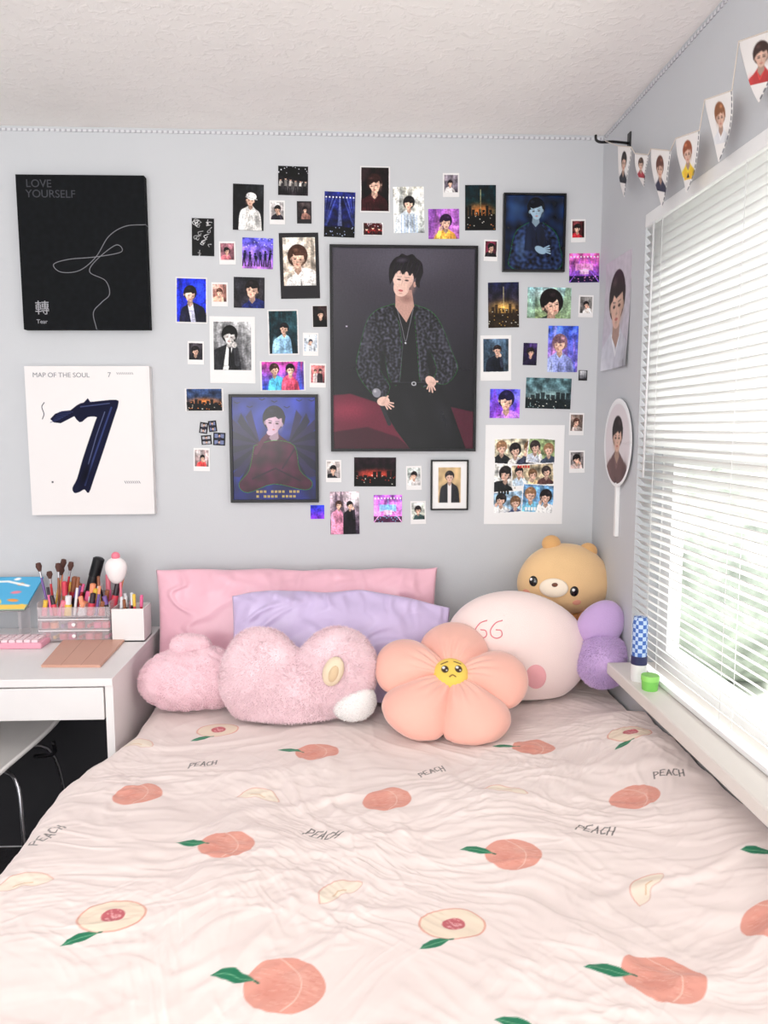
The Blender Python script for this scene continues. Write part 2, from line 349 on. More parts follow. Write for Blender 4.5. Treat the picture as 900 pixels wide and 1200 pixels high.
# ============================================================ WALL ART
black=mat('black_frame',(18,18,22),.35,spec=.3)
b=(23,205,172,386); c,nu,nv=canvas_for(b,2.4,(17,19,22)); c.noise(.2,6,2)
wl=(168,168,174)
P=[(172,262),(148,264),(128,276),(112,300),(92,316),(70,318),(62,309),(80,303),(112,300),(142,294),(136,286),(112,304),(104,318),(122,328),(126,344),(116,354),(106,366),(109,386)]
c.line(catmull(P,7),.7,wl,.9)
can=empty('canvas_print',ypl(97,386),label='black wall canvas with looping white line drawing',category='canvas')
x0,x1,z0,z1=pxbox(b,-.03); sheet('printed_canvas',x0,x1,z0,z1,0,.03,c,nu,nv,M_canvas,.005,can)
m1=mat('grey_lettering',(56,58,65),.7); m2=mat('light_lettering',(160,160,166),.6)
def T(s,px,py,size,m,p,y=-.0305,**k):
    q=ypl(px,py,y); smtext(s,size,(q.x,y,q.z),m,p,**k)
T('LOVE',30,219,.033,m1,can); T('YOURSELF',30,231,.033,m1,can); T('轉',41,367,.046,m2,can); T('Tear',43,379,.018,m2,can)
b=(33,429,178,603); c,nu,nv=canvas_for(b,2.4,(236,232,232))
nv1=(20,23,48)
c.poly([tuple(p) for p in catmull([(84,480),(96,472),(112,470),(138,468),(140,474),(135,488),(121,526),(108,560),(101,577),(96,573),(90,576),(84,577),(82,571),(88,560),(96,536),(112,494),(114,488),(104,488),(94,494),(84,480)],3)],nv1)
c.poly([(60,490),(66,484),(74,481),(84,480),(98,473),(105,466),(108,471),(98,482),(84,489),(72,495),(64,494)],nv1)
for k in range(6): c.line([(72+k*3,490-k*1.6),(60+k*2.2,494-k*2.4)],.7,(60,70,120),.7)
c.line([(132,477),(122,502),(108,538),(97,568)],2.0,(66,80,140),.7); c.line([(124,482),(113,510),(102,543)],1.0,(140,150,196),.6); c.line([(96,476),(130,472)],1.2,(90,100,150),.7); c.glow(98,556,8,22,(8,9,22),.8,.35)
c.line(catmull([(54,471),(51,476),(53,484),(51,490)],5),.9,(40,40,60))
for k in range(9): c.line([(140+k*2.2,436.5),(141+k*2.2,438.5)],.6,(120,120,128))
for k in range(8): c.line([(144+k*2.4,563.5),(145.4+k*2.4,566)],.7,(100,100,110))
c.rect(58,60,563,565,(60,60,70))
can=empty('canvas_print',ypl(105,603),label='white wall canvas with large dark blue brushed numeral 7',category='canvas')
x0,x1,z0,z1=pxbox(b,-.03); sheet('printed_canvas',x0,x1,z0,z1,0,.03,c,nu,nv,M_canvas,.004,can)
m3=mat('pale_lettering',(140,140,147),.6)
T('MAP OF THE SOUL',38,442,.0215,m3,can); T('7',126,442,.0225,m3,can)
def framed(bx_,fw,cv,nu,nv,label,fm=black,depth=.018):
    x0,x1,z0,z1=pxbox(bx_,-depth)
    e=empty('framed_picture',((x0+x1)/2,-.001,z0),label=label,category='picture frame')
    w=fw*sc(450,400,0)
    boxes('frame',[(x0,x0+w,-depth,0,z0,z1),(x1-w,x1,-depth,0,z0,z1),(x0+w,x1-w,-depth,0,z0,z0+w),(x0+w,x1-w,-depth,0,z1-w,z1)],fm,e)
    sheet('print',x0+w,x1-w,z0+w,z1-w,0,.012,cv,nu,nv,M_gloss,0,e)
    return e
# big poster
B=(387,287,559,529); c,nu,nv=canvas_for((390,290,556,526),2.6)
c.grad((72,68,80),(18,15,23),290,440); c.glow(474,300,84,46,(96,92,106),.5)
c.rect(390,556,458,526,(13,10,17)); c.glow(470,455,110,40,(17,14,21),1)
c.poly([(388,462),(410,460),(440,470),(470,490),(500,528),(388,530)],(98,22,46),1,5); c.glow(405,480,44,20,(140,40,66),.8); c.poly([(522,474),(558,482),(558,530),(540,530)],(74,18,38),1,4)
c.poly([(388,506),(430,500),(466,512),(486,530),(388,530)],(58,10,28),1,5)
c.poly([(456,444),(514,444),(530,478),(548,528),(482,528),(464,504),(450,480)],(6,5,9),1,2); c.glow(521,490,14,50,(28,27,36),.7,-.35); c.glow(480,480,10,34,(22,21,30),.6,-.3)
c.poly([(450,366),(492,366),(505,400),(510,448),(459,450),(454,400)],(8,7,11))
c.poly([tuple(p) for p in catmull([(462,354),(442,361),(430,374),(422,402),(417,430),(430,454),(447,466),(457,452),(446,432),(449,410),(456,443),(467,448),(471,410),(467,376),(462,354)],3)],SENT)
c.poly([tuple(p) for p in catmull([(485,355),(504,362),(517,378),(529,408),(537,430),(524,448),(508,445),(512,430),(502,408),(503,446),(493,449),(489,410),(486,376),(485,355)],3)],SENT)
c.patt(SENT,(36,36,44),1.5,3.4,3)
c.glow(430,395,9,36,(78,76,90),.5,.1); c.glow(523,402,8,34,(72,70,84),.45,-.35); c.glow(448,420,6,32,(6,5,9),.9); c.glow(503,424,6,28,(6,5,9),.9)
c.line([(466,364),(472,400),(468,446)],1.0,(76,74,88),.7); c.line([(487,364),(490,400),(494,446)],1.0,(76,74,88),.7)
c.line([(460,448),(510,448)],3.4,(3,3,5)); c.line([(460,446.5),(510,446.5)],.6,(50,50,58)); c.ell(485,448,3,2.6,(170,170,176)); c.ell(485,448,1.6,1.3,(10,10,12))
sk=(230,192,178)
def ro(x,y,a=.12,ox=470,oy=352): return (ox+(x-ox)*math.cos(a)-(y-oy)*math.sin(a), oy+(x-ox)*math.sin(a)+(y-oy)*math.cos(a))
c.poly([(463,338),(482,338),(485,357),(476,376),(463,358)],(190,148,136)); c.glow(476,348,12,8,(130,92,86),.7)
c.poly([(463,358),(475,378),(485,357),(489,361),(477,388),(460,364)],(8,7,11))
c.ell(*ro(469,315),16.5,13.5,(18,14,20),.12)
c.ell(*ro(483,330),1.8,3.2,(200,158,144))
c.ell(*ro(469,325),12.0,13,sk,.16); c.ell(*ro(468,335),9.2,11,sk,.16); c.glow(*ro(480,334),7,15,(176,132,120),.6,.16); c.glow(*ro(463,326),9,10,(246,216,204),.6)
hr_=catmull([(454.5,334),(452,324),(451.5,312),(456,303),(461,299.5),(464,296.5),(470,298),(476,295.5),(482,300),(488,304),(491,315),(488.5,326),(489,333),(484,330),(483.5,321),(479.5,316.5),(476,321),(472,316),(467.5,320.5),(464,316),(459.5,320),(457.5,326),(454.5,334)],3)
c.poly([ro(*p) for p in hr_],(18,14,20),1,1.5); c.glow(*ro(465,304),11,4.5,(84,76,92),.7,-.1)
for kx in (457,461,465,470,475,480,484): c.line([ro(kx+3,304),ro(kx-.5,320)],.7,(50,42,56),.6)
for sx in (-4.6,4.4):
    ex_=ro(468.8+sx,326.6); c.glow(ex_[0],ex_[1]-.6,4,2.6,(176,128,118),.6); c.ell(*ex_,2.3,.8,(36,24,28),.12); c.line([ro(468.8+sx-2.6,323.2),ro(468.8+sx+2.6,322.8)],.6,(80,58,58),.6)
c.line([ro(468.4,327),ro(467.4,333)],.7,(196,150,138),.7); c.ell(*ro(467.6,339),2.8,1.2,(186,92,94),.12); c.glow(*ro(467.4,342.4),4,1.6,(186,140,128),.6)
c.line(catmull([(465,360),(471,382),(475,398),(479,382),(484,360)],5),.6,(180,180,190),.7); c.ell(475,400,1.1,1.1,(210,210,220))
def hand(hx,hy,a,s=1):
    c.ell(hx,hy,6.5*s,4.8*s,sk,a); c.glow(hx+2,hy+2,6,5,(170,128,116),.6)
    for f in range(4):
        an=a+.35+f*.3; L=(10.5,12,11,9)[f]*s; c.line([(hx+3*math.cos(an),hy+3*math.sin(an)),(hx+L*math.cos(an),hy+L*math.sin(an))],1.9,(218,178,164))
    c.line([(hx,hy),(hx+8*math.cos(a-.7),hy+8*math.sin(a-.7))],2.2,(218,178,164))
hand(505,445,.75,1.1)
c.line([(443,464),(456,496)],4.6,(34,34,40)); c.ell(441,459,5,5.6,(130,130,140),-.4); c.glow(439,457,3,3,(205,205,214),.8)
hand(449,469,-.15,1.15)
c.rect(405,407,380,381.5,(200,190,210)); c.noise(.06,2,9)
framed(B,3.2,c,nu,nv,'large black-framed poster of person in dark patterned jacket')
b=(593,229,660,315); c,nu,nv=canvas_for(b,2.2); c.grad((16,34,66),(10,20,44)); c.noise(.7,10,5); c.glow(605,245,16,20,(60,100,160),.6)
c.poly([tuple(p) for p in catmull([(620,260),(606,270),(600,292),(602,314),(656,314),(656,286),(650,270),(636,260)],4)],SENT)
c.patt(SENT,(26,38,68),1.1,4.2,7); c.glow(612,290,10,24,(96,132,186),.5); c.glow(644,288,9,20,(6,10,22),.7)
person(c,628,245,9.5,hair=(10,14,24),skin=(164,192,212),cloth=(20,28,50),bottom=268,sh=.5,straight=True,tilt=-.12)
c.ell(634,292,7,4,(150,180,202),.5); 
for k in range(4): c.line([(634,292),(644+k*.5,287+k*3)],1.6,(150,180,202))
framed((590,226,663,318),2.4,c,nu,nv,'black-framed blue photo of person in glossy dark jacket')
b=(274,467,368,584); c,nu,nv=canvas_for(b,2.2); c.grad((38,50,140),(22,28,96)); c.noise(.4,16,6); c.glow(321,485,44,30,(70,90,190),.5)
for sg in (-1,1):
    for k in range(10):
        a=math.radians(-78+k*15); x=321+sg*16; y=526
        c.poly([(x,y-6),(x+sg*46*math.cos(a),y+46*math.sin(a)),(x+sg*40*math.cos(a+.2),y+40*math.sin(a+.2)),(x,y+8)],(14,12,40) if k%2 else (34,24,66),.92,2)
person(c,321,494,12,hair=(14,12,28),skin=(204,170,190),cloth=(60,16,44),bottom=556,sh=.9,straight=True,tilt=.12)
c.poly([tuple(p) for p in catmull([(298,522),(321,516),(344,522),(350,550),(364,564),(356,573),(320,566),(290,576),(280,566),(292,550),(298,522)],4)],SENT,1,1.5); c.patt(SENT,(62,14,40),.45,12,4)
c.line([(300,530),(308,516),(316,508)],5,(80,24,54)); c.ell(317,507,4.2,3.4,(206,176,196)); c.line([(317,507),(320,500)],1.6,(206,176,196))
c.line([(296,560),(322,548),(350,562)],1.8,(30,8,30),.8); c.line([(344,526),(330,548)],1.8,(34,10,34),.8)
for k in range(24):
    x=300+(k%12)*4.2; y=575 if k<12 else 580.5
    if k%5!=3: c.rect(x,x+2.6,y-1.6,y+1.2,(226,196,90)); c.line([(x+1.3,y-1.4),(x+1.3,y+1.2)],.6,(60,50,100))
for k in range(7):
    x=280+k*14; y=474+5*math.sin(k*2); c.line([(x-3,y-1.5),(x,y),(x+3,y-1.5)],.9,(14,14,40))
framed((269,462,373,589),3.4,c,nu,nv,'black-framed blue artwork of winged figure in dark red')
b=(507,541,547,596); c,nu,nv=canvas_for(b,2,(200,170,126)); c.noise(.2,8,2)
person(c,527,559,5,cloth=(26,26,32),inner=(230,225,225),bottom=589.5,sh=.9,straight=True)
for r_ in ((507,514,541,596),(540,547,541,596),(507,547,541,548),(507,547,589,596)): c.rect(*r_,(238,236,236))
framed((505,539,549,598),1.8,c,nu,nv,'thin black frame with white mat holding small portrait')
def bord(kind,b):
    w=b[2]-b[0]; h=b[3]-b[1]
    if kind=='w': return (b[0]+w*.09,b[1]+h*.08,b[2]-w*.09,b[3]-h*.2)
    if kind=='k': return (b[0]+w*.09,b[1]+h*.07,b[2]-w*.09,b[3]-h*.2)
    if kind=='t': return (b[0]+w*.04,b[1]+h*.03,b[2]-w*.04,b[3]-h*.03)
    return b
PH=[]
def ph(b,k,kind,label,**p): PH.append((b,k,kind,label,p))
ph((326,195,361,229),'n','g','square dark print of small group performing on stage',n=6,bg=((14,14,18),(40,36,40)),cl=(190,185,180))
ph((273,216,309,270),'n','p','dark print of person in white cap and shirt',bg=((26,28,30),(18,18,22)),cloth=(226,224,222),hat=(240,240,240),f=(.52,.36,.14))
ph((422,195,457,249),'t','p','dark red print of long-haired person close up',bg=((34,22,24),(18,10,14)),cloth=(60,26,30),hair=(50,30,28),f=(.52,.38,.24))
ph((519,203,538,231),'w','p','small instant photo of person in white',bg=((120,112,120),(90,84,96)),cloth=(220,215,215),f=(.5,.45,.16))
ph((316,235,334,263),'w','p','small instant photo of person in dark jacket',bg=((200,196,196),(170,160,160)),cloth=(40,36,44),f=(.5,.4,.2))
ph((348,236,365,262),'k','p','small black-bordered instant photo of person',bg=((70,60,60),(40,36,40)),cloth=(150,110,100),f=(.5,.4,.18))
ph((380,225,416,278),'n','s','print of stage with white and blue light beams',bg=((40,48,120),(14,16,40)),beams=((200,215,255),(110,130,230)))
ph((425,261,449,276),'t','g','small wide print of group in red light',n=3,bg=((90,30,34),(60,20,26)),cl=(200,60,60))
ph((461,219,497,273),'n','p','pale print of person in white striped shirt',bg=((226,224,214),(190,196,196)),cloth=(216,226,236),hair=(40,38,40),f=(.5,.34,.14),stripe=(90,120,170))
ph((502,245,538,280),'n','p','square purple print of smiling person',bg=((150,90,180),(190,120,190)),cloth=(230,170,80),hair=(50,30,60),f=(.5,.42,.15))
ph((545,217,581,270),'n','v','dark green print of stage with orange horizon',bg=((14,44,50),(12,26,24)))
ph((567,281,583,306),'w','p','small instant photo of person in dark coat',bg=((110,40,60),(60,30,40)),cloth=(30,26,30),f=(.5,.42,.2))
ph((669,257,686,284),'w','p','small instant photo of person in red',bg=((90,40,44),(60,30,34)),cloth=(180,50,60),f=(.5,.45,.2))
ph((667,297,702,331),'n','s','square pink and purple print of stage room',bg=((230,110,180),(90,60,170)),beams=((250,170,220),(150,100,220)),room=1)
ph((225,256,251,300),'n','d','narrow black print covered in white doodles',bg=((16,16,20),(20,20,24)))
ph((257,283,276,310),'w','p','small instant photo of person in pink',bg=((150,100,110),(130,90,100)),cloth=(200,120,130),f=(.5,.45,.2))
ph((284,279,320,315),'n','g','square violet print of group silhouettes on stage',n=6,bg=((96,96,220),(180,120,210)),cl=(30,30,80))
ph((206,325,243,379),'t','p','deep blue print of dark-haired person in blazer',bg=((30,50,200),(40,60,210)),cloth=(24,24,50),inner=(210,210,235),f=(.5,.34,.17))
ph((248,331,267,359),'w','p','small instant photo of person with fair hair',bg=((190,140,130),(160,110,100)),cloth=(220,170,150),hair=(90,60,50),f=(.5,.45,.2))
ph((274,325,310,361),'n','p','square dark print of person in navy suit',bg=((30,30,36),(60,56,60)),cloth=(34,44,100),f=(.64,.4,.17))
ph((366,358,384,384),'t','p','small dark print of person in black',bg=((60,44,44),(24,18,20)),cloth=(16,14,18),f=(.5,.4,.2))
ph((314,363,350,416),'t','p','teal print of person in pale blue shirt',bg=((30,60,66),(24,40,50)),cloth=(150,190,220),f=(.5,.42,.12))
ph((246,371,299,449),'w','p','large instant photo of person in suit and tie',bg=((150,150,152),(110,110,114)),cloth=(40,40,44),inner=(225,225,225),hair=(20,20,22),skin=(205,200,198),f=(.46,.3,.14),tie=1)
ph((355,390,373,417),'w','p','pale faded instant photo of standing person',bg=((214,220,228),(190,200,214)),cloth=(220,226,236),hair=(60,60,70),f=(.5,.4,.12))
ph((220,400,239,427),'w','p','small dark instant photo of person in black',bg=((60,54,60),(40,36,44)),cloth=(30,26,32),f=(.5,.45,.22))
ph((363,426,382,454),'w','2','small instant photo of people in pink',bg=((200,120,120),(150,90,96)),cl=((230,210,210),(60,50,54)))
ph((305,423,358,458),'t','2','wide pink and blue print of person on sofa',bg=((190,70,150),(50,90,190)),cl=((90,180,220),(220,90,120)))
ph((217,455,262,482),'t','v','wide dark print of city skyline at dusk',bg=((60,80,120),(30,34,44)))
ph((227,525,246,552),'w','p','small instant photo of person with red top',bg=((180,160,160),(130,110,110)),cloth=(190,70,70),f=(.5,.45,.18))
ph((382,539,400,565),'w','p','small instant photo of dark-haired person close up',bg=((190,180,176),(160,150,150)),cloth=(40,40,44),f=(.5,.5,.2))
ph((415,536,464,570),'n','v','wide print of concert crowd under red sunset',bg=((40,26,34),(16,12,16)),sun=(230,90,70))
ph((476,546,494,574),'w','p','small instant photo of person in grey',bg=((170,180,176),(150,150,150)),cloth=(200,196,196),f=(.5,.42,.18))
ph((387,576,421,626),'n','2','print of two people in pink and black shirts',bg=((200,180,190),(60,50,66)),cl=((224,150,180),(30,26,34)))
ph((364,592,380,608),'n','e','tiny blue and violet gradient square print',bg=((50,70,230),(140,60,220)))
ph((438,580,471,612),'n','s','square neon pink print of stage room',bg=((190,110,220),(230,130,210)),beams=((120,220,250),(250,180,240)),room=1)
ph((481,587,499,614),'w','p','small instant photo of person in green top',bg=((190,196,190),(170,170,160)),cloth=(60,80,80),f=(.5,.45,.2))
ph((572,331,608,384),'n','v','tall dark print of stage with gold lights',bg=((26,30,60),(90,70,50)),sun=(230,180,90))
ph((618,337,669,373),'n','p','wide print of person resting head on grass',bg=((150,190,196),(150,170,120)),cloth=(50,70,60),f=(.55,.5,.16))
ph((678,346,695,372),'w','p','small instant photo of person in pale room',bg=((130,128,126),(110,104,104)),cloth=(210,204,200),f=(.5,.45,.2))
ph((563,393,599,446),'w','p','medium instant photo of person in dark sweater',bg=((70,90,110),(50,60,70)),cloth=(30,34,46),f=(.5,.36,.15),hair=(40,30,30))
ph((613,402,629,428),'n','p','small dark violet print of person',bg=((60,44,90),(30,24,50)),cloth=(40,30,60),f=(.5,.42,.2))
ph((642,382,677,436),'n','p','tall blue and pink print of person leaning',bg=((60,90,200),(210,140,200)),cloth=(150,160,220),hair=(130,100,110),f=(.4,.4,.18))
ph((678,434,688,446),'k','e','tiny black-bordered picture on the wall',bg=((200,200,205),(90,90,96)))
ph((574,456,609,490),'n','p','square violet print of smiling person',bg=((90,90,230),(150,70,200)),cloth=(190,130,230),hair=(30,24,60),f=(.52,.42,.2))
ph((616,443,669,479),'n','v','wide grey teal print of misty stage',bg=((90,120,126),(70,84,90)),sun=(160,190,190))
ph((667,484,684,510),'w','p','small instant photo of person with brown hair',bg=((110,96,90),(80,70,66)),cloth=(150,140,136),hair=(80,54,46),f=(.5,.45,.24))
ph((667,528,685,554),'w','p','small instant photo of person on grey backdrop',bg=((140,136,136),(120,110,110)),cloth=(190,170,166),f=(.5,.45,.2))
ph((328,273,374,350),'k','p','black-bordered photo of person holding flower',bg=((216,204,190),(196,180,166)),cloth=(232,228,226),hair=(74,50,40),f=(.5,.42,.25))
def paint(c,b,kind,p,seed):
    x0,y0,x1,y1=b; w=x1-x0; h=y1-y0; rr=np.random.RandomState(seed)
    i=c.sel(x0,x1,y0,y1); t=((c.Y[i]-y0)/h)[:,None]; c.C[i]=np.array(p['bg'][0],float)*(1-t)+np.array(p['bg'][1],float)*t
    nn=pn(c.X[i]/7,c.Y[i]/7,seed); c.C[i]=np.clip(c.C[i]*(1+.5*nn[:,None]),0,255)
    if kind in 'p2':
        for k in range(4):
            q=tuple(np.clip(np.array(p['bg'][k%2])*(.5+.9*rr.rand()),0,255)); X=x0+w*rr.rand(); c.poly([(X,y0),(X+w*.2*rr.rand()+1,y0),(X+w*.25*rr.rand(),y1),(X-w*.1,y1)],q,.5,2)
        c.glow(x0+w*rr.rand(),y0+h*.3*rr.rand(),w*.5,h*.3,tuple(np.clip(np.array(p['bg'][0])*1.5+20,0,255)),.6)
    if kind=='p':
        fx,fy,fr=p['f']; cx=x0+(fx+rr.uniform(-.08,.08))*w; cy=y0+(fy+rr.uniform(-.03,.05))*h; r=fr*w*rr.uniform(.95,1.35)
        person(c,cx,cy,r,hair=p.get('hair',(30,24,26)),skin=p.get('skin',SK),cloth=p['cloth'],bottom=y1,inner=p.get('inner'),hat=p.get('hat'),sh=.9)
        if p.get('stripe'):
            for k in range(6): c.line([(cx-r*1.6+k*r*.64,cy+2.4*r),(cx-r*1.7+k*r*.68,y1)],.7,p['stripe'],.6)
        if p.get('tie'): c.poly([(cx-1,cy+1.7*r),(cx+1.4,cy+1.7*r),(cx+2.6,cy+4.4*r),(cx,cy+4.9*r),(cx-2,cy+4.4*r)],(24,24,28))
    elif kind=='2':
        for s_,cl in zip((.3,.68),p['cl']): person(c,x0+s_*w,y0+(.26+.14*rr.rand())*h,w*.105,cloth=cl,bottom=y1,sh=.8,hair=(30,24,26) if s_>.5 else (70,50,44))
    elif kind=='g':
        n=p['n']
        c.glow((x0+x1)/2,y0+h*.7,w*.6,h*.3,tuple(np.clip(np.array(p['cl'])*.8+20,0,255)),.4)
        for k in range(n):
            cx=x0+(k+.5)/n*w; cy=y0+h*(.42+.12*rr.rand()); q=w/n*.24; cl=tuple(np.array(p['cl'])*(.5+.6*rr.rand())); ln=rr.uniform(-1,1)*q
            c.poly([(cx-q,cy+q),(cx+q,cy+q),(cx+q*1.1+ln,y1-h*.3),(cx-q*.9+ln,y1-h*.3)],cl); c.line([(cx+ln-q*.5,y1-h*.3),(cx+ln-q*1.2,y1-h*.08)],q*.8,(24,24,30)); c.line([(cx+ln+q*.5,y1-h*.3),(cx+ln+q*1.1,y1-h*.08)],q*.8,(24,24,30))
            c.line([(cx+q*.9,cy+1.3*q),(cx+q*(1+rr.rand()),cy+q*(3-3*rr.rand()))],q*.6,cl)
            c.ell(cx,cy,q*.8,q,SK if p['cl'][0]>60 else (40,36,90)); c.ell(cx,cy-q*.5,q*.85,q*.6,(24,20,24))
        for k in range(14): c.ell(x0+rr.rand()*w,y0+rr.rand()*h*.3,.6,.6,(240,240,250),0,.8)
    elif kind=='s':
        for k in range(9):
            bx_=x0+(k+.5)/9*w; a=(k-4)*.28
            L=[(bx_-.5,y0+h*.12),(bx_+.5,y0+h*.12),(min(max(bx_+a*h*.9+3,x0),x1),y0+h*.75),(min(max(bx_+a*h*.9-2,x0),x1),y0+h*.75)]
            c.poly(L,p['beams'][k%2],.4,2)
            c.ell(bx_,y0+h*.12,.9,.9,(255,255,255))
        c.rect(x0,x1,y0+h*.78,y1,tuple(np.array(p['bg'][1])*.35))
        if p.get('room'):
            c.rect(x0+w*.2,x0+w*.8,y0+h*.35,y0+h*.6,p['beams'][0],.7); c.line([(x0,y1),(x0+w*.3,y0+h*.6),(x0+w*.7,y0+h*.6),(x1,y1)],1,p['beams'][1])
            c.rect(x0+w*.35,x0+w*.65,y0+h*.55,y0+h*.72,(250,210,240),.8)
        for k in range(16): c.ell(x0+rr.rand()*w,y0+h*(.78+.2*rr.rand()),.6,.6,p['beams'][0],0,.8)
    elif kind=='v':
        s_=p.get('sun',(235,140,70)); c.glow((x0+x1)/2,y0+h*.6,w*.7,h*.3,s_,.9); c.rect(x0,x1,y0+h*.68,y1,tuple(np.array(p['bg'][1])*.5))
        for k in range(9): 
            q=x0+k/9*w; c.rect(q,q+w/11,y0+h*(.45+.2*rr.rand()),y0+h*.72,tuple(np.array(p['bg'][1])*.6),.9)
        for k in range(22): c.ell(x0+rr.rand()*w,y0+h*(.6+.38*rr.rand()),.6,.5,s_ if k%2 else (240,235,220),0,.9)
        if h>40: c.line([((x0+x1)/2,y0+h*.1),((x0+x1)/2,y0+h*.6)],.8,(200,190,140),.7)
    elif kind=='d':
        for k in range(16):
            a=rr.rand()*6; X=x0+w*(.12+.76*rr.rand()); Y=y0+h*(.08+.84*rr.rand())
            c.line(catmull([(X,Y),(X+3*math.cos(a),Y+3*math.sin(a)),(X+4*math.cos(a+1),Y+4*math.sin(a+1)),(X+2,Y-3)],4),.7,(220,220,220),.85)
    c.noise(.22,2.2,seed+40); c.noise(.25,9,seed+60)
    i=c.sel(x0,x1,y0,y1); v=c.C[i]/255; c.C[i]=255*np.clip(v+(v-.42)*.18,0.02,1)
tilts=np.random.RandomState(11)
for j,(b,bk,kind,label,p) in enumerate(PH):
    bg={'w':(236,234,234),'k':(34,32,36),'t':(228,226,226),'n':(200,200,200)}[bk]
    c,nu,nv=canvas_for(b,2.3,bg); ib=bord(bk,b); paint(c,ib,kind,p,j+1)
    if bk!='n':
        i=np.where((c.X<ib[0]-.2)|(c.X>ib[2]+.2)|(c.Y<ib[1]-.2)|(c.Y>ib[3]+.2))[0]; c.C[i]=bg
    x0,x1,z0,z1=pxbox(b); grp='instant photos taped to the wall' if bk in 'wk' else 'photo prints taped to the wall'
    o=sheet('instant_photo' if bk in 'wk' else 'photo_print',x0,x1,z0,z1,0,.002,c,nu,nv,M_print,math.radians(tilts.uniform(-1.6,1.6)),label=label,category='photo',group=grp)
for k,(b,s_) in enumerate([((234,495,243.5,508),0),((244.5,493,254,506),1),((236,510,248,521),2),((250,507,264,522),3)]):
    c,nu,nv=canvas_for(b,2.4,(24,24,28)); x0,y0,x1,y1=b
    for q in range(2): 
        c.rect(x0+1.5,x1-1.5,y0+1.5+q*(y1-y0)*.5,y0+(y1-y0)*(.42+q*.5),(120,130,170) if k%2 else (180,180,190)); person(c,(x0+x1)/2,y0+(y1-y0)*(.2+q*.5),1.4,cloth=(30,30,50),bottom=y0+(y1-y0)*(.42+q*.5),detail=False,arm=False)
    x0,x1,z0,z1=pxbox(b); sheet('photo_strip',x0,x1,z0,z1,0,.002,c,nu,nv,M_print,math.radians([-8,6,4,-3][k]),label='tiny black-bordered photo strip of people on the wall',category='photo',group='photo strips taped to the wall')
# collage poster: overlapping tilted snapshots
b=(568,498,660,614); c,nu,nv=canvas_for(b,2.4,(238,237,238))
cells=[(603,530,24,16,-.04,(206,196,170),((30,30,36),(226,224,220),(40,42,60)),5.6),(634,528,16,14,.10,(150,170,120),((200,206,220),(60,70,90)),5.2),(592,561,13,17,.05,(216,214,210),((30,30,34),),6),(624,556,24,12,-.06,(196,180,150),((190,210,230),(230,200,150),(90,60,60)),4.6),(596,588,17,12,-.08,(150,180,206),((230,230,232),(60,70,110)),5.2),(631,584,18,16,.06,(110,160,206),((120,190,225),(244,244,246)),6)]
for (cx_,cy_,hw,hh,an,bgc,cls,r) in cells:
    sub=Cv(c.X,c.Y,c.px); sub.C[:]=np.array(bgc,float); sub.noise(.6,7,int(cx_)); sub.y1=cy_+hh+2
    for k,cl in enumerate(cls): person(sub,cx_-hw+2*hw*(k+.5)/len(cls),cy_-hh+r*1.9+(k%2)*3,r,cloth=cl,bottom=cy_+hh+2,sh=.95,hair=[(30,24,26),(110,80,56),(50,40,40),(150,110,80)][(k+int(cx_))%4])
    sub.noise(.25,2.4,int(cy_)); ca,sa=math.cos(an),math.sin(an); dx=c.X-cx_; dy=c.Y-cy_; u_=np.abs(dx*ca+dy*sa); v_=np.abs(-dx*sa+dy*ca)
    ins=(c.X>579)&(c.X<649)&(c.Y>514)&(c.Y<601)
    i=np.where((u_<hw+1)&(v_<hh+1)&ins)[0]; c.C[i]=(245,244,244); i=np.where((u_<hw)&(v_<hh)&ins)[0]; c.C[i]=sub.C[i]
for k in range(4): c.rect(584+k*3.4,586.4+k*3.4,572,579,(24,24,24))
for k in range(5): c.rect(606+k*3,608+k*3,545,548,(200,40,40))
for k in range(6): c.rect(616+k*3.4,618.4+k*3.4,594,598,(250,250,250))
x0,x1,z0,z1=pxbox(b); sheet('collage_poster',x0,x1,z0,z1,0,.002,c,nu,nv,M_print,-.004,label='white-bordered poster with collage of group snapshots',category='poster')
# ---- right wall poster and fan
nu,nv=90,130; X,Y=np.meshgrid(np.linspace(0,100,nu),np.linspace(0,150,nv)); c=Cv(X,Y,1.1)
c.grad((206,198,208),(196,190,200)); person(c,50,60,29,cloth=(206,206,214),hair=(52,38,38),straight=True); c.noise(.05,10,2)
A=xpl(711,303,XR);Bq=xpl(741,298,XR); zt=(A.z+Bq.z)/2; zb=xpl(726,431,XR).z
u,v=np.meshgrid(np.linspace(0,1,nu),np.linspace(0,1,nv))
V=np.stack([XR-.0008-.010*np.abs(np.sin(u*3.1+v*2.0))*(v**2),A.y+(Bq.y-A.y)*u,zt+(zb-zt)*v],-1).reshape(-1,3)
o=mk('portrait_poster',V,grid_faces(nu,nv),M_print,C=c.lin(),label='curled paper poster of smiling person in pale sweater',category='poster')
o.modifiers.new('t','SOLIDIFY').thickness=.0006
fan=empty('hand_fan',xpl(720,628,XR-.01),label='white oval paper hand fan with portrait on wall',category='hand fan')
P0=xpl(708,515,XR-.012);P1=xpl(740,515,XR-.012); cy_=(P0.y+P1.y)/2; ry=abs(P1.y-P0.y)/2; ztp=xpl(724,467,XR-.012).z; zbt=xpl(724,571,XR-.012).z; rz=(ztp-zbt)/2; cz_=(ztp+zbt)/2
ry=min(ry,rz*1.0)
nr,nt_=50,90; rr_,tt=np.meshgrid(np.linspace(0,1,nr),np.linspace(0,2*np.pi,nt_)); X=50+50*rr_*np.cos(tt); Y=60-60*rr_*np.sin(tt)
c=Cv(X,Y,1.4,(240,240,242)); c.ell(50,60,44,53,(226,218,222)); person(c,50,50,18,cloth=(110,84,84),bottom=104,hair=(34,24,26),straight=True)
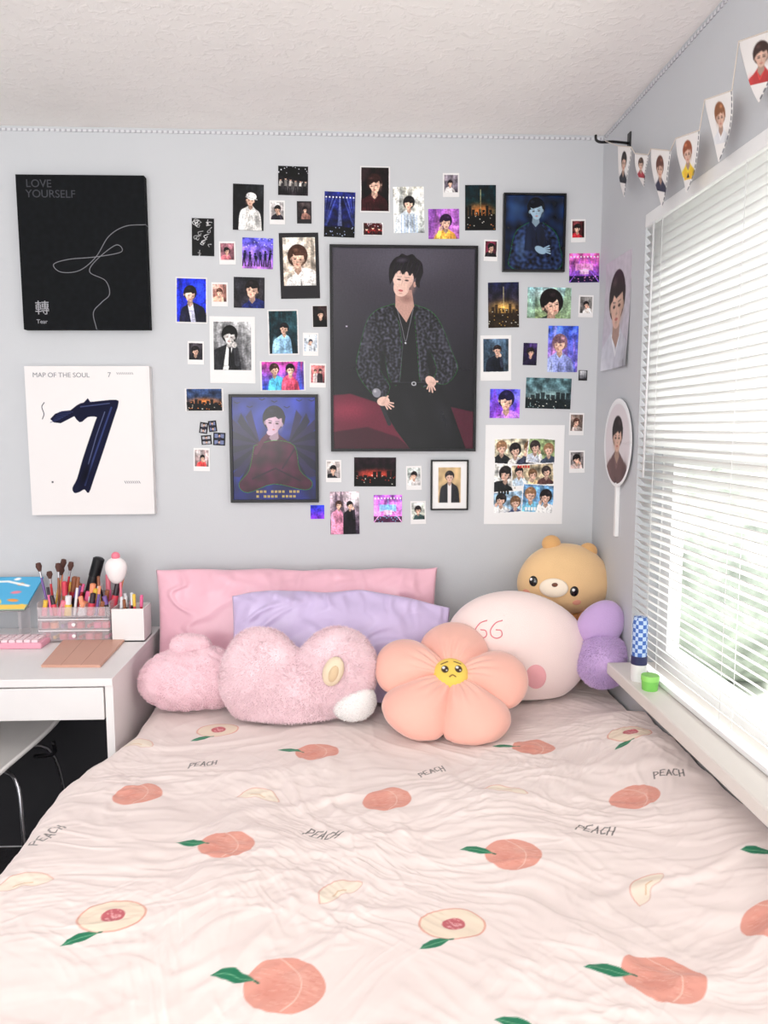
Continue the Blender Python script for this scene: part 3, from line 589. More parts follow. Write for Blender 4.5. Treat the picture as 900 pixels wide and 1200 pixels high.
rad=np.hypot((c.X-50)/50,(c.Y-60)/60); c.C[rad>.93]=(246,246,248)
V=np.stack([np.full(X.shape,XR-.010),cy_-(X-50)/50*ry,cz_+(60-Y)/60*rz],-1).reshape(-1,3)
o=mk('fan_leaf',V,grid_faces(nr,nt_),M_print,fan,C=c.lin()); o.modifiers.new('t','SOLIDIFY').thickness=.0016
hb=xpl(719,628,XR-.01).z
box('handle',XR-.012,XR-.0,cy_-.008,cy_+.008,hb,cz_-rz*.9,M_white,fan,bev=.002)
br=empty('curtain_bracket',(XR,-.06,ypl(725,165).z),label='black metal curtain rod bracket on the wall',category='bracket')
M_blk=mat('black_metal',(20,20,22),.4,metal=.3)
q=xpl(738,168,XR)
box('plate',XR-.004,XR,q.y-.012,q.y+.012,q.z-.05,q.z+.03,M_blk,br,bev=.001)
tube('arm',catmull([(XR-.002,q.y,q.z),(XR-.05,q.y,q.z+.004),(XR-.085,q.y,q.z+.002),(XR-.1,q.y,q.z+.008),(XR-.102,q.y,q.z+.022)],4),.004,M_blk,br)
FX=.775
flags=[(724,740,172,231,732),(744,760,181,219,752),(763,786,176,243,772),(792,820,158,226,803),(826,858,112,190,845),(866,918,40,120,894)]
sp=[]
bun=empty('bunting_string',xpl(735,170,FX),label='thin string holding photo pennants along window top',category='bunting')
for k,(a,b_,yt,yb,tx) in enumerate(flags):
    dy=(b_-a)*(-.35 if k>2 else .1)
    pL=xpl(a,yt-dy*.5,FX);pR=xpl(b_,yt+dy*.5,FX); pT=xpl(tx,yb,FX)
    nu,nv=50,60; u,v=np.meshgrid(np.linspace(0,1,nu),np.linspace(0,1,nv)); s_=1-v**1.7*.985
    pM=(pL+pR)/2
    def co(i): return (pM[i]*(1-v)+pT[i]*v)+(u-.5)*(pR[i]-pL[i])*s_
    V=np.stack([co(0)-.008*np.sin(v*3+k)*v,co(1),co(2)],-1).reshape(-1,3)
    c=Cv(50+(u-.5)*100*s_,v*125,2.1,(240,236,234))
    pc=[(40,40,50),(170,60,70),(60,60,80),(240,200,60),(226,226,230),(190,60,60)][k]
    person(c,50,38,18,cloth=pc,bottom=92,hair=[(30,24,24),(80,60,50),(100,60,50),(150,80,50),(140,90,60),(60,40,36)][k],sh=.75,straight=True)
    c.rect(0,100,90,126,(240,236,234))
    for q_ in range(11):
        t0=q_/11; c.line([(50+47*(1-t0**1.7),125*t0),(50+47*(1-(t0+.04)**1.7),125*(t0+.04))],4,(90,90,98),.8)
    if k==3: c.rect(34,66,80,96,(240,190,60)); c.poly([(44,92),(50,82),(56,92)],(40,40,60))
    o=mk('pennant',V,grid_faces(nu,nv),M_print,None,C=c.lin(),label='white triangular paper pennant with portrait and striped edge',category='pennant',group='pennants on the window bunting')
    o.modifiers.new('t','SOLIDIFY').thickness=.0006
    sp+=[pL+Vector((-.0005,0,.001)),pR+Vector((-.0005,0,.001))]
st=[Vector((XR-.075,q.y,q.z+.006))]+sp+[Vector((FX,-1.75,sp[-1].z+.12)),]
tube('string',st,.0014,mat('bunting_cord',(225,215,205),.8),bun,6)
# ============================================================ BED
BZ=.60
M_bedframe=mat('bed_base_fabric',(210,206,206),.8)
bed=empty('bed_base',(0.08,-1.1,0),label='low fabric bed base under the mattress',category='bed')
box('base',-.56,.76,-2.05,-.04,.10,.30,M_bedframe,bed,bev=.01)
for x in (-.5,.7):
    for y in (-.15,-1.95): box('leg',x-.03,x+.03,y-.03,y+.03,0,.10,black,bed)
mt=box('mattress',-.555,.79,-2.06,-.04,.30,.570,mat('mattress_cover',(232,205,208),.8,bump=.1),bev=.03,label='thick mattress with pale pink fitted sheet',category='mattress')
qs=np.concatenate([np.arange(.812,-.80,-.0020),np.linspace(-.80,-1.12,40)[1:]])
ps=np.concatenate([np.linspace(-.05,-.1,20)[:-1],np.arange(-.1,-1.66,-.0020),np.linspace(-1.66,-2.45,110)[1:]])
Q,Pp=np.meshgrid(qs,ps)
RR=.065
sm=lambda t:(lambda q:q*q*(3-2*q))(np.clip(t,0,1))
near=sm((-Pp-.45)/.35)
xa=-.550-.080*near+.006*np.sin(Pp*9)*near
aw=np.clip((xa-Q)/RR,0,1.5)
over=np.clip((xa-Q)-RR*1.5,0,None)
Xx=np.where(Q>xa,Q,xa-RR*np.sin(aw)-over*.12*near); Zx=np.where(Q>xa,0,-RR*(1-np.cos(aw))-over*.99)
Zx=Zx+.052*sm((Q-.52)/.24)*sm((-Pp-.40)/.16)
ya=-2.02; ay=np.clip((ya-Pp)/RR,0,1.45); oy=np.clip((ya-Pp)-RR*1.45,0,None)
Yy=np.where(Pp>ya,Pp,ya-RR*np.sin(ay)-oy*.12); Zy=np.where(Pp>ya,0,-RR*(1-np.cos(ay))-oy*.99)
wx=Q+.10*pn(Q*2.2,Pp*2.2,1)+.02*pn(Q*7,Pp*7,2); wy=Pp+.10*pn(Q*2.2,Pp*2.2,3)+.02*pn(Q*7,Pp*7,4)
H=.013*pn(Q*2.2,Pp*2.6,5)+.006*pn(Q*5,Pp*6,6)
def ridge(ang,f,st,amp,seed,wd=2.6):
    c_,s_=math.cos(ang),math.sin(ang); a=wx*c_+wy*s_; b=-wx*s_+wy*c_
    n=pn(a*f/st,b*f,seed); msk=np.clip(.3+1.5*pn(a*2.1,b*2.3,seed+20),0,1)
    t=np.clip(1-np.abs(n)*wd,0,1); return amp*msk*(t*t*(3-2*t))
H+=ridge(.35,7,4,.0062,7)+ridge(-.45,8,4,.0058,8)+ridge(.05,10,5,.0048,9)+ridge(1.15,8,4,.0050,10)+ridge(-1.1,9,4,.0045,12)
H+=ridge(.6,18,4,.0030,11)+ridge(-.2,20,5,.0030,13)+ridge(-.8,19,4,.0026,14)+ridge(1.4,17,4,.0024,16)+ridge(.15,34,5,.0017,17)+ridge(.9,32,5,.0015,18)+ridge(-.6,38,4,.0013,19)
H+=.0010*pn(wx*14,wy*16,15)
farf=.45+.55*sm((-Pp-.35)/.5)
H=H*farf
fade=np.clip((xa+.03-Q)/.1,0,1)
H=H*(1-.4*fade)
fold=.018*np.sin(Pp*17+2*pn(Pp*3,Q*0+1,3))*np.clip(over/.2,0,1)*near
nx=-np.sin(aw); nz=np.cos(aw)
Xf=Xx+nx*H-fold; Zf=BZ+Zx+Zy+nz*H
Xf=np.minimum(Xf,XR-.001)
V=np.stack([Xf,Yy,Zf],-1).reshape(-1,3); Fc=grid_faces(len(qs),len(ps))
c=Cv(Q,-Pp,.0020,(242,227,223))
PC=(228,160,145); GR=(38,122,88); GD=(24,96,70)
def tr(cx,cy,rot,s,pts):
    c_,s_=math.cos(rot),math.sin(rot); return [(cx+s*(x*c_-y*s_),cy+s*(x*s_+y*c_)) for x,y in pts]
def leaf(cx,cy,rot,s):
    P=[(0,0),(-.25,-.17),(-.55,-.22),(-.85,-.13),(-1.05,.04),(-.75,.13),(-.4,.13)]
    c.poly(tr(cx,cy,rot,s,P),GR); c.line(tr(cx,cy,rot,s,[(0,0),(-.5,-.03),(-.95,.02)]),.0016,(120,180,140)); c.line(tr(cx,cy,rot,s,[(.08,.02),(0,0)]),.003,GD)
def peach(cx,cy,rot=0,s=.056,lf=True,seed=0):
    P=[(1.0*math.cos(t)*(1+.02*math.sin(3*t+seed)),.88*math.sin(t)*(1-.07*math.exp(-((t-4.5)/.25)**2))) for t in np.linspace(0,2*np.pi,40)[:-1]]
    c.poly(tr(cx,cy,rot,s,P),PC); c.glow(cx-.3*s,cy+.2*s,.6*s,.5*s,(220,140,124),.5); c.glow(cx+.4*s,cy-.2*s,.5*s,.5*s,(240,184,170),.5)
    rr=np.random.RandomState(seed)
    for k in range(110):
        a=rr.rand()*6.28; q=math.sqrt(rr.rand())*.86; x=q*math.cos(a); y=q*.82*math.sin(a)
        c.line(tr(cx,cy,rot,s,[(x,y),(x+.12,y+.02)]),.0016,(240,188,174) if k%2 else (216,138,122),.5)
    c.line(tr(cx,cy,rot,s,catmull([(-.2,-.82),(.25,-.45),(.42,0),(.3,.5),(.0,.82)],5)),.0016,(242,206,192))
    if lf: leaf(cx-.72*s,cy-.1*s,rot+.22,s*1.1)
def half(cx,cy,rot=0,s=.058,seed=1):
    P=[(math.cos(t),.74*math.sin(t)) for t in np.linspace(0,2*np.pi,34)[:-1]]
    c.poly(tr(cx,cy,rot,s,P),(228,168,150)); c.poly(tr(cx,cy,rot,s*.94,P),(242,224,204))
    c.poly(tr(cx,cy,rot,s*.34,[(.12+x,.0+y*1.15) for x,y in P]),(198,102,110)); rr=np.random.RandomState(seed)
    for k in range(34):
        a=rr.rand()*6.28; q=rr.rand()*.28; c.line(tr(cx,cy,rot,s,[(.02+q*math.cos(a),q*math.sin(a)),(.06+q*math.cos(a),.04+q*math.sin(a))]),.0014,(240,184,184))
    leaf(cx-.15*s,cy+.72*s,rot-.35,s*.95)
def slice_(cx,cy,rot=0,s=.05):
    P=catmull([(-1,.1),(-.6,-.42),(0,-.6),(.6,-.42),(1,.1),(.5,.25),(0,.1),(-.5,.25),(-1,.1)],5)[:-1]
    P=[tuple(p) for p in P]; c.poly(tr(cx,cy,rot,s,P),(243,228,212)); c.line(tr(cx,cy,rot,s,P[:21]),.0020,(228,172,156)); c.line(tr(cx,cy,rot,s,P[20:]+P[:1]),.0014,(222,184,172))
    c.line(tr(cx,cy,rot,s,[(-.35,.05),(0,-.1),(.3,.0)]),.0018,(216,178,140))
LET={'P':[[(0,1),(0,0),(.5,.05),(.6,.28),(.1,.5)]],'E':[[(.6,0),(.05,.05),(0,.95),(.6,1)],[(0,.5),(.45,.48)]],'A':[[(0,1),(.3,0),(.65,1)],[(.1,.62),(.55,.6)]],'C':[[(.6,.1),(.2,.05),(0,.5),(.2,.95),(.6,.9)]],'H':[[(0,0),(0,1)],[(.55,0),(.55,1)],[(0,.5),(.55,.5)]]}
def word(cx,cy,rot=0,s=.019):
    x=-1.8; rr=np.random.RandomState(int(abs(cx)*1000))
    for k,ch in enumerate('PEACH'):
        j=rr.uniform(-.2,.2); sl_=.32+rr.uniform(-.08,.08)
        for L in LET[ch]: c.line(tr(cx,cy,rot,s,[(x+a*.9+sl_*(1-b),(b-.5)*1.3+j) for a,b in L]),.0023,(52,50,50),.9)
        x+=.74
def G(px,py):
    p=zpl(px,py,BZ+.008)
    p=zpl(px,py,BZ+.008+.052*float(sm(np.array((p.x-.52)/.24)))*float(sm(np.array((-p.y-.40)/.16))))
    return p.x,-p.y
k=0
for px,py,rot in ((333,1148,.02),(777,1148,.12),(265,991,.02),(602,999,.05),(372,880,.03),(625,877,-.05)): k+=1; peach(*G(px,py),rot,.062 if py>1100 else .056,True,k)
for px,py in ((161,928),(453,937),(744,928),(912,1070)): k+=1; peach(*G(px,py),-.05,.055,False,k)
for px,py in ((131,1077),(530,1077),(255,853),(738,855)): half(*G(px,py),-.05)
for px,py,r_2 in ((398,1040,-.7),(760,1040,-.8),(303,928,.25),(592,930,.2),(28,1035,-.3),(160,870,.3)): slice_(*G(px,py),r_2)
for px,py,r_2 in ((505,905,-.45),(697,971,.35),(378,973,.45),(237,893,-.25),(783,900,.1),(55,976,-1.2)): word(*G(px,py),r_2,.021 if py>960 else .019)
leaf(*G(910,998),.2,.06); leaf(*G(632,1205),.4,.06)
for x,y in ((-.45,1.62),(0.05,1.62),(.5,1.66)): slice_(x,y,.3); 
for x,y in ((-.3,1.82),(.2,1.85),(.62,1.8),(-.8,1.3),(-.78,.9)): k+=1; peach(x,y,.05,.058,True,k)
for x,y in ((-.5,1.9),(.0,1.95),(-.85,1.1)): half(x,y)
for x,y in ((-.2,1.7),(.4,1.7)): word(x,y,.4)
M_duvet=vmat('duvet_cotton',rough=.85,sheen=.15,spec=.25)
duv=mk('duvet',V,Fc,M_duvet,C=c.lin(),label='crumpled pale pink duvet printed with peaches and leaves',category='duvet')
# ============================================================ CUSHIONS
def pillow(name,W,Hh,T_,loc,tilt,yaw,m,roll=0,seed=0,zmin=None,wr=.008,slump=0,**k):
    n=150; u,v=np.meshgrid(np.linspace(-1,1,n),np.linspace(-1,1,n))
    def side(sg):
        t=((1-u**8).clip(0)*(1-v**6).clip(0))**.5*(.42+.58*(1-u*u)*(1-v*v))
        x=W/2*u*(1-.03*(1-v*v)*np.abs(u)**3); y=Hh/2*v*(1-.05*(1-u*u)*np.abs(v)**3)+.010*pn(u*2.6,v*0+.5,seed+9)*np.abs(v)
        y=y-slump*np.clip(u,0,1)**2*(.5+.5*v)-slump*.35*np.clip(-u,0,1)**3*(.5+.5*v)
        ed=np.exp(-((1-np.abs(v))/.35)**2)
        uu=u+.12*pn(u*3,v*3,seed+2); vv=v+.2*pn(u*3,v*2,seed+3)
        def rd(a,b,f,st,sd): 
            n_=pn((uu*a*W/Hh+vv*b)*f,(-uu*b*W/Hh+vv*a)*f/st,seed+sd); t_=np.clip(1-np.abs(n_)*2.6,0,1); return t_*t_*(3-2*t_)
        w_=wr*(.9*pn(u*3+seed,v*2,seed+1)+.9*rd(.9,.4,1.7,4,5)*np.clip(.4+pn(u*3,v*2,seed+6)*1.5,0,1)+.8*rd(.5,-.85,2.0,4,7)*np.clip(.4+pn(u*3,v*2,seed+8)*1.5,0,1)+.35*ed*np.sin(u*46+4*pn(u*6,v*2,seed)))*np.minimum(1,t*3)
        return np.stack([x,-(sg*(T_/2*t+w_)) ,y],-1).reshape(-1,3)
    A=side(1);B_=side(-1); f=grid_faces(n,n); V=np.concatenate([A,B_]); Fq=np.concatenate([f,f[:,::-1]+n*n])
    M=Matrix.Translation(loc)@Euler((0,0,yaw)).to_matrix().to_4x4()@Euler((tilt,0,0)).to_matrix().to_4x4()@Euler((0,roll,0)).to_matrix().to_4x4()
    M=np.array(M); V=V@M[:3,:3].T+M[:3,3]
    V[:,1]=np.minimum(V[:,1],-.006)
    if zmin is not None: 
        z=V[:,2]; V[:,2]=np.where(z<zmin,zmin+(z-zmin)*.05,z)
    o=mk(name,V,Fq,m,None,True,**k)
    w=o.modifiers.new('w','WELD'); w.merge_threshold=.0005
    return o
ZB=.618
M_sat=mat('pink_satin',(242,188,204),.3,sheen=.2,var=.03); M_lav=mat('lavender_satin',(210,192,230),.33,sheen=.2,var=.03)
q=ypl(349,672,-.08); 
pillow('pillow',.92,.42,.13,(q.x,-.110,.775),math.radians(-10),0,M_sat,0,1,ZB,.010,label='long pink satin pillow propped against the wall',category='pillow')
q=ypl(398,760,-.22)
pillow('pillow',.68,.37,.12,(q.x+.006,-.265,.762),math.radians(-22),.02,M_lav,math.radians(1),4,ZB,.012,.055,label='lavender satin pillow leaning on the pink pillow',category='pillow')
def cubesphere(n):
    vs=[];fs=[]
    g=np.linspace(-1,1,n); a,b_=np.meshgrid(np.tan(g*np.pi/4),np.tan(g*np.pi/4)); o=np.ones_like(a)
    fsx=[(o,a,b_),(-o,-a,b_),(-a,o,b_),(a,-o,b_),(a,b_,o),(a,-b_,-o)]
    for k,(x,y,z) in enumerate(fsx):
        P=np.stack([x,y,z],-1).reshape(-1,3); P/=np.linalg.norm(P,axis=1)[:,None]; f=grid_faces(n,n)+len(vs)*n*n; vs.append(P); fs.append(f)
    V=np.concatenate(vs);Fq=np.concatenate(fs)
    key=np.round(V*1e5).astype(int); _,idx,inv=np.unique(key,axis=0,return_index=True,return_inverse=True); V=V[idx]; Fq=inv.reshape(-1)[Fq]
    a=V[Fq[:,1]]-V[Fq[:,0]]; b=V[Fq[:,2]]-V[Fq[:,0]]; n_=np.cross(a,b); flip=(n_*V[Fq[:,0]]).sum(1)<0; Fq[flip]=Fq[flip][:,::-1]
    return V,Fq
_cs={}
def cs(n):
    if n not in _cs: _cs[n]=cubesphere(n)
    return _cs[n]
def blob(C,E,k=.02,n=48,disp=0,dfreq=60,zmin=None,seed=0):
    D,Fq=cs(n); C=np.array(C,float); lo=np.zeros(len(D)); hi=np.full(len(D),3.0 if n==60 else .8)
    def f(P):
        acc=0
        for e in E:
            c0=np.array(e[0],float); r=np.array(e[1],float); q=P-c0
            if len(e)>2: 
                ro=np.array(Euler(e[2]).to_matrix()); q=q@ro
            d=(np.linalg.norm(q/r,axis=1)-1)*r.min(); acc=acc+np.exp(-np.clip(d/k,-40,60))
        return -k*np.log(acc+1e-30)
    for _ in range(24):
        mid=(lo+hi)/2; ins=f(C+D*mid[:,None])<0; lo=np.where(ins,mid,lo); hi=np.where(ins,hi,mid)
    V=C+D*lo[:,None]
    if disp: V=V+D*(disp*n3(V,dfreq,seed))[:,None]
    if zmin is not None: z=V[:,2]; V[:,2]=np.where(z<zmin,zmin+(z-zmin)*.04,z)
    return V,Fq.copy()
def fur(V,Fq,N,L,w,seed=0,comb=(0,0,-.25),cl_=.6):
    r=np.random.RandomState(seed); a=V[Fq[:,0]];b=V[Fq[:,1]];c_=V[Fq[:,2]];d=V[Fq[:,3]]
    nr=np.cross(c_-a,d-b); ar=np.linalg.norm(nr,axis=1); i=r.choice(len(Fq),N,p=ar/ar.sum()); n_=nr[i]/ar[i][:,None]
    u=r.rand(N,1);v=r.rand(N,1); P=a[i]*(1-u)*(1-v)+b[i]*u*(1-v)+c_[i]*u*v+d[i]*(1-u)*v
    cl=np.stack([n3(P,60,seed+1),n3(P,60,seed+2),n3(P,60,seed+3)],-1)
    dr=n_*.7+cl_*cl+.3*r.randn(N,3)+np.array(comb); dr/=np.linalg.norm(dr,axis=1)[:,None]
    Lr=L*(.6+.7*r.rand(N,1)); s=np.cross(dr,n_+.1*r.randn(N,3)); s/=np.linalg.norm(s,axis=1)[:,None]
    P=P-n_*.001; A=P-s*w;B_=P+s*w;C_=P+dr*Lr+s*w*.25;D_=P+dr*Lr-s*w*.25
    W=np.stack([A,B_,C_,D_],1).reshape(-1,3); f=np.arange(N*4).reshape(N,4)+len(V)
    return np.concatenate([V,W]),np.concatenate([Fq,f])
def bvh(V,Fq): return BVHTree.FromPolygons([tuple(v) for v in V],[tuple(int(i) for i in f) for f in Fq])
def hit(t,px,py):
    l,n,_,_=t.ray_cast(CAM,ray(px,py).normalized())
    if l is None: print('MISS',px,py)
    return l,n
def stroke(name,t,pts,r,m,parent,lift=.0005,seg=6,**k):
    L=[]
    for p in pts:
        l,n=hit(t,p[0],p[1])
        if l: L.append(l+n*lift)
    if len(L)>1: return tube(name,L,r,m,parent,seg,**k)
def button(name,t,px,py,rx,rz,dep,m,parent,n=14,rot=0,lift=0,**k):
    l,nn=hit(t,px,py)
    if l is None: return
    D,Fq=cs(n); q=Vector((0,-1,0)).rotation_difference(nn).to_matrix()@Matrix.Rotation(rot,3,'Y')
    V=(D*np.array([rx,dep,rz]))@np.array(q).T+np.array(l+nn*lift)
    return mk(name,V,Fq.copy(),m,parent,**k)
def Y(px,py,y): 
    p=ypl(px,py,y); return (p.x,p.y,p.z)
def furmat(name,col):
    return mat(name,col,.95,sheen=.6,var=.02,vscale=40,spec=.2)
M_fur=furmat('pink_fur',(252,224,231))
yh=-.42
pl=empty('plush_cushion',(ypl(348,850,yh).x,yh,ZB),label='fluffy pink heart-shaped plush cushion with cream horn',category='plush toy')
s=sc(345,800,yh)
Ec=[(Y(306,793,yh),(48*s,.075,58*s)),(Y(350,812,yh),(50*s,.075,42*s)),(Y(396,785,yh-.01),(46*s,.08,50*s)),(Y(346,836,yh),(46*s,.07,24*s))]
V,Fq=blob(Y(348,808,yh),Ec,.009,70,.002,60,ZB)
Vf,Ff=fur(V,Fq,60000,.008,.0008,1)
mk('body',Vf,Ff,M_fur,pl); tH=bvh(V,Fq)
V,Fq=blob(Y(414,822,yh-.05),[(Y(414,822,yh-.045),(26*s,.045,23*s))],.01,30,.001,60,ZB); V,Fq=fur(V,Fq,8000,.005,.0009,3); mk('muzzle',V,Fq,furmat('white_fur',(255,253,252)),pl,label='white furry muzzle')
M_cream=mat('cream_felt',(240,222,194),.85,bump=.1,bscale=200)
button('horn',tH,391,786,11.5*s,17*s,.022,M_cream,pl,24,.35,.010,label='rounded cream horn')
l,n_=hit(tH,391,786); l=l+n_*.027
V,Fq=blob(tuple(l+Vector((.002,0,-.004))),[(tuple(l+Vector((.002,0,-.004))),(5.5*s,.009,10*s),(0,.35,0))],.01,16); mk('horn_fold',V,Fq,mat('beige_felt',(222,196,160),.85),pl)
yl=-.36
pl=empty('plush_cushion',(ypl(222,820,yl).x,yl,ZB),label='small nubbly pink plush lying beside the desk',category='plush toy')
s=sc(220,790,yl)
M_fur2=furmat('dusty_pink_fur',(249,214,223))
Ec=[(Y(216,803,yl),(49*s,.07,28*s)),(Y(238,780,yl+.01),(33*s,.055,24*s)),(Y(196,786,yl),(28*s,.05,20*s),(0,-.4,0)),(Y(256,800,yl),(18*s,.05,26*s))]
V,Fq=blob(Y(220,796,yl),Ec,.014,80,.0042,150,ZB); V,Fq=fur(V,Fq,30000,.0055,.0009,5); mk('body',V,Fq,M_fur2,pl)
V,Fq=blob(Y(222,757,yl+.01),[(Y(214,757,yl+.01),(14*s,.026,13*s)),(Y(234,755,yl+.01),(14*s,.024,10*s))],.012,30,.003,120); V,Fq=fur(V,Fq,5000,.005,.0009,6); mk('ear',V,Fq,M_fur2,pl)
# white round plush
yw=-.28
pl=empty('plush_cushion',(ypl(605,815,yw).x,yw,ZB),label='large round cream plush cushion with pink cheek patch',category='plush toy')
s=sc(605,757,yw)
V,Fq=blob(Y(607,758,yw),[(Y(596,754,yw),(70*s,.09,57*s),(0,.15,0)),(Y(618,768,yw),(64*s,.085,52*s))],.03,70,.001,25,ZB)
M_cr=mat('cream_plush',(252,230,226),.9,sheen=.5,bump=.12,bscale=400,var=.02); mk('body',V,Fq,M_cr,pl); tW=bvh(V,Fq)
M_pk=mat('pink_embroidery',(230,140,150),.8,bump=.3,bscale=600)
for ox in (0,18): stroke('eyebrow',tW,catmull([(571+ox,727),(563+ox,730),(557+ox,738),(558+ox,745),(564+ox,748),(570+ox,745),(569+ox,739),(563+ox,738)],5),.0017,M_pk,pl)
M_ck=mat('pink_cheek_felt',(250,182,188),.85,bump=.2,bscale=500)
cen,nn=hit(tW,628,793)
VV=[np.array(cen+nn*.002)]
for j in range(1,7):
    for i in range(28):
        a=2*math.pi*i/28; l,n_=hit(tW,628+13*j/6*math.cos(a),793+15*j/6*math.sin(a))
        VV.append(np.array(l+n_*(.002 if j<6 else -.001)) if l else VV[-1])
FF=[[0,1+i,1+(i+1)%28] for i in range(28)]
for j in range(5):
    for i in range(28): a=1+j*28+i; b_=1+j*28+(i+1)%28; FF.append([a,a+28,b_+28,b_])
mk('cheek',VV,FF,M_ck,pl)
# flower cushion
fl=empty('flower_cushion',(zpl(528,830,ZB).x,-.52,ZB),label='salmon five-petal flower cushion with sad yellow face',category='cushion')
nr,ntt=60,240; r_,t_=np.meshgrid(np.linspace(0,1,nr),np.linspace(0,2*np.pi,ntt)); 
RF=.205
ph_=.12
pet=np.abs(np.cos(2.5*(t_-ph_)))
Rt=RF*(.76+.27*pet**.6)
T_=.070*np.sqrt(np.clip(1-r_**3,0,1))*(1-.5*(1-pet)**2.0*np.clip(r_*1.5,0,1))*(1-.38*np.exp(-(r_/.28)**2))
def flo(sg):
    rr2=r_*Rt; x=rr2*np.cos(t_)*1.06; y=rr2*np.sin(t_); z=sg*T_+ .0030*np.sin(t_*24+6*r_)*np.exp(-((r_-.38)/.15)**2)*sg
    z=z+.008*(np.cos(5*(t_-ph_)))*r_**2
    return np.stack([x,y,z],-1).reshape(-1,3)
A=flo(1);B_=flo(-1); f=grid_faces(nr,ntt); V=np.concatenate([A,B_]); Fq=np.concatenate([f,f[:,::-1]+nr*ntt])
al=math.radians(56); yf_=-.49
cc_=ypl(527,801,yf_)
M=Matrix.Translation((cc_.x,yf_,cc_.z))@Euler((math.radians(90)-al+0,0,0)).to_matrix().to_4x4()
Mn=np.array(M); V=V@Mn[:3,:3].T+Mn[:3,3]
z=V[:,2]; V[:,2]=np.where(z<ZB-.004,ZB-.004+(z-ZB+.004)*.05,z)
M_salm=mat('salmon_velvet',(251,190,174),.8,sheen=.5,bump=.06,bscale=200,var=.03)
o=mk('petals',V,Fq,M_salm,fl); o.modifiers.new('w','WELD').merge_threshold=.0006
nr2=30; r2,t2=np.meshgrid(np.linspace(0,1,nr2),np.linspace(0,2*np.pi,80)); X=50*r2*np.cos(t2); Yq=-50*r2*np.sin(t2)
c=Cv(X,Yq,1.7,(248,212,96))
for sg in (-1,1):
    c.ell(sg*18,2,9.5,11.5,(60,40,24)); c.ell(sg*18-3,-3,4,4.5,(255,255,255)); c.ell(sg*18+4,6,2.2,2.4,(240,240,240)); c.line([(sg*9,-23),(sg*26,-16)],3.5,(110,70,30))
c.line(catmull([(-8,26),(0,21),(8,26)],5),3.2,(110,60,30))
fr_=.052
Vl=np.stack([X/50*fr_,-Yq/50*fr_,.014*np.sqrt(np.clip(1-r2**2.5,0,1))+.054-.02*r2**8],-1).reshape(-1,3); Vl=Vl@Mn[:3,:3].T+Mn[:3,3]
mk('face',Vl,grid_faces(nr2,80),vmat('yellow_plush',.85,sheen=.2),fl,C=c.lin(),label='round yellow sad-eyed face')
# bear
yb_=-.11
pl=empty('teddy_bear',(ypl(663,735,yb_).x,yb_,ZB),label='tan teddy bear plush sitting in the corner',category='plush toy')
s=sc(661,682,yb_); M_tan=mat('tan_plush',(240,200,148),.9,sheen=.4,bump=.15,bscale=300,var=.04)
V,Fq=blob(Y(661,682,yb_),[(Y(661,670,yb_),(45*s,.078,33*s)),(Y(661,688,yb_-.005),(51*s,.083,31*s))],.02,50); mk('head',V,Fq,M_tan,pl); tB=bvh(V,Fq)
V,Fq=blob(Y(668,750,yb_),[(Y(668,755,yb_),(34*s,.07,46*s))],.02,30,0,61,ZB); mk('body',V,Fq,mat('orange_brown_plush',(226,166,98),.9,sheen=.4,bump=.15,bscale=300),pl)
V,Fq=blob(Y(690,726,yb_-.05),[(Y(690,726,yb_-.05),(15*s,.03,11*s))],.02,20); mk('paw',V,Fq,mat('brown_paw_plush',(206,134,70),.9,sheen=.4),pl)
for ex,ey in ((646,637),(689,646)):
    V,Fq=blob(Y(ex,ey,yb_),[(Y(ex,ey,yb_),(11*s,.022,10*s))],.01,20); mk('ear',V,Fq,mat('ear_plush',(222,172,112),.9,sheen=.4),pl)
M_bk=mat('black_eye_plastic',(18,14,14),.15,coat=.5); M_wh=mat('white_glint',(250,250,250),.3); M_cm=mat('cream_muzzle',(253,238,218),.9,sheen=.5)
button('muzzle',tB,649,689,16*s,11*s,.013,M_cm,pl,20)
for ex,ey in ((625,681),(673,693)):
    button('eye',tB,ex,ey,5*s,6*s,.006,M_bk,pl); l,nn=hit(tB,ex-1.5,ey-2); l=l+nn*.006
    V,Fq=blob(tuple(l),[(tuple(l),(1.7*s,.002,1.7*s))],.01,8); mk('eye_glint',V,Fq,M_wh,pl)
l,nn=hit(tB,650,685); l=l+nn*.012; V,Fq=blob(tuple(l),[(tuple(l),(3.6*s,.005,2.4*s))],.01,12); mk('nose',V,Fq,mat('brown_nose',(110,60,40),.4),pl)
for ex,ey in ((617,694),(676,706)): button('cheek',tB,ex,ey,5*s,3.4*s,.002,mat('blush_felt',(244,170,146),.9),pl)
# purple fuzzy plush
yp=-.34
pl=empty('plush_toy',(ypl(706,795,yp).x,yp,ZB),label='small fuzzy lilac plush toy beside the windowsill',category='plush toy')
s=sc(705,760,yp); M_pu=furmat('lilac_fur',(222,192,238))
V,Fq=blob(Y(706,772,yp),[(Y(706,774,yp),(30*s,.055,32*s))],.012,40,.003,60,ZB); V,Fq=fur(V,Fq,20000,.008,.0009,9,cl_=.9); mk('body',V,Fq,M_pu,pl)
V,Fq=blob(Y(703,732,yp+.03),[(Y(701,736,yp+.03),(24*s,.045,22*s)),(Y(711,722,yp+.03),(15*s,.03,16*s),(0,.4,0))],.02,34,.001,40); mk('head',V,Fq,mat('lilac_plush',(200,168,220),.85,sheen=.5,bump=.15,bscale=200),pl)
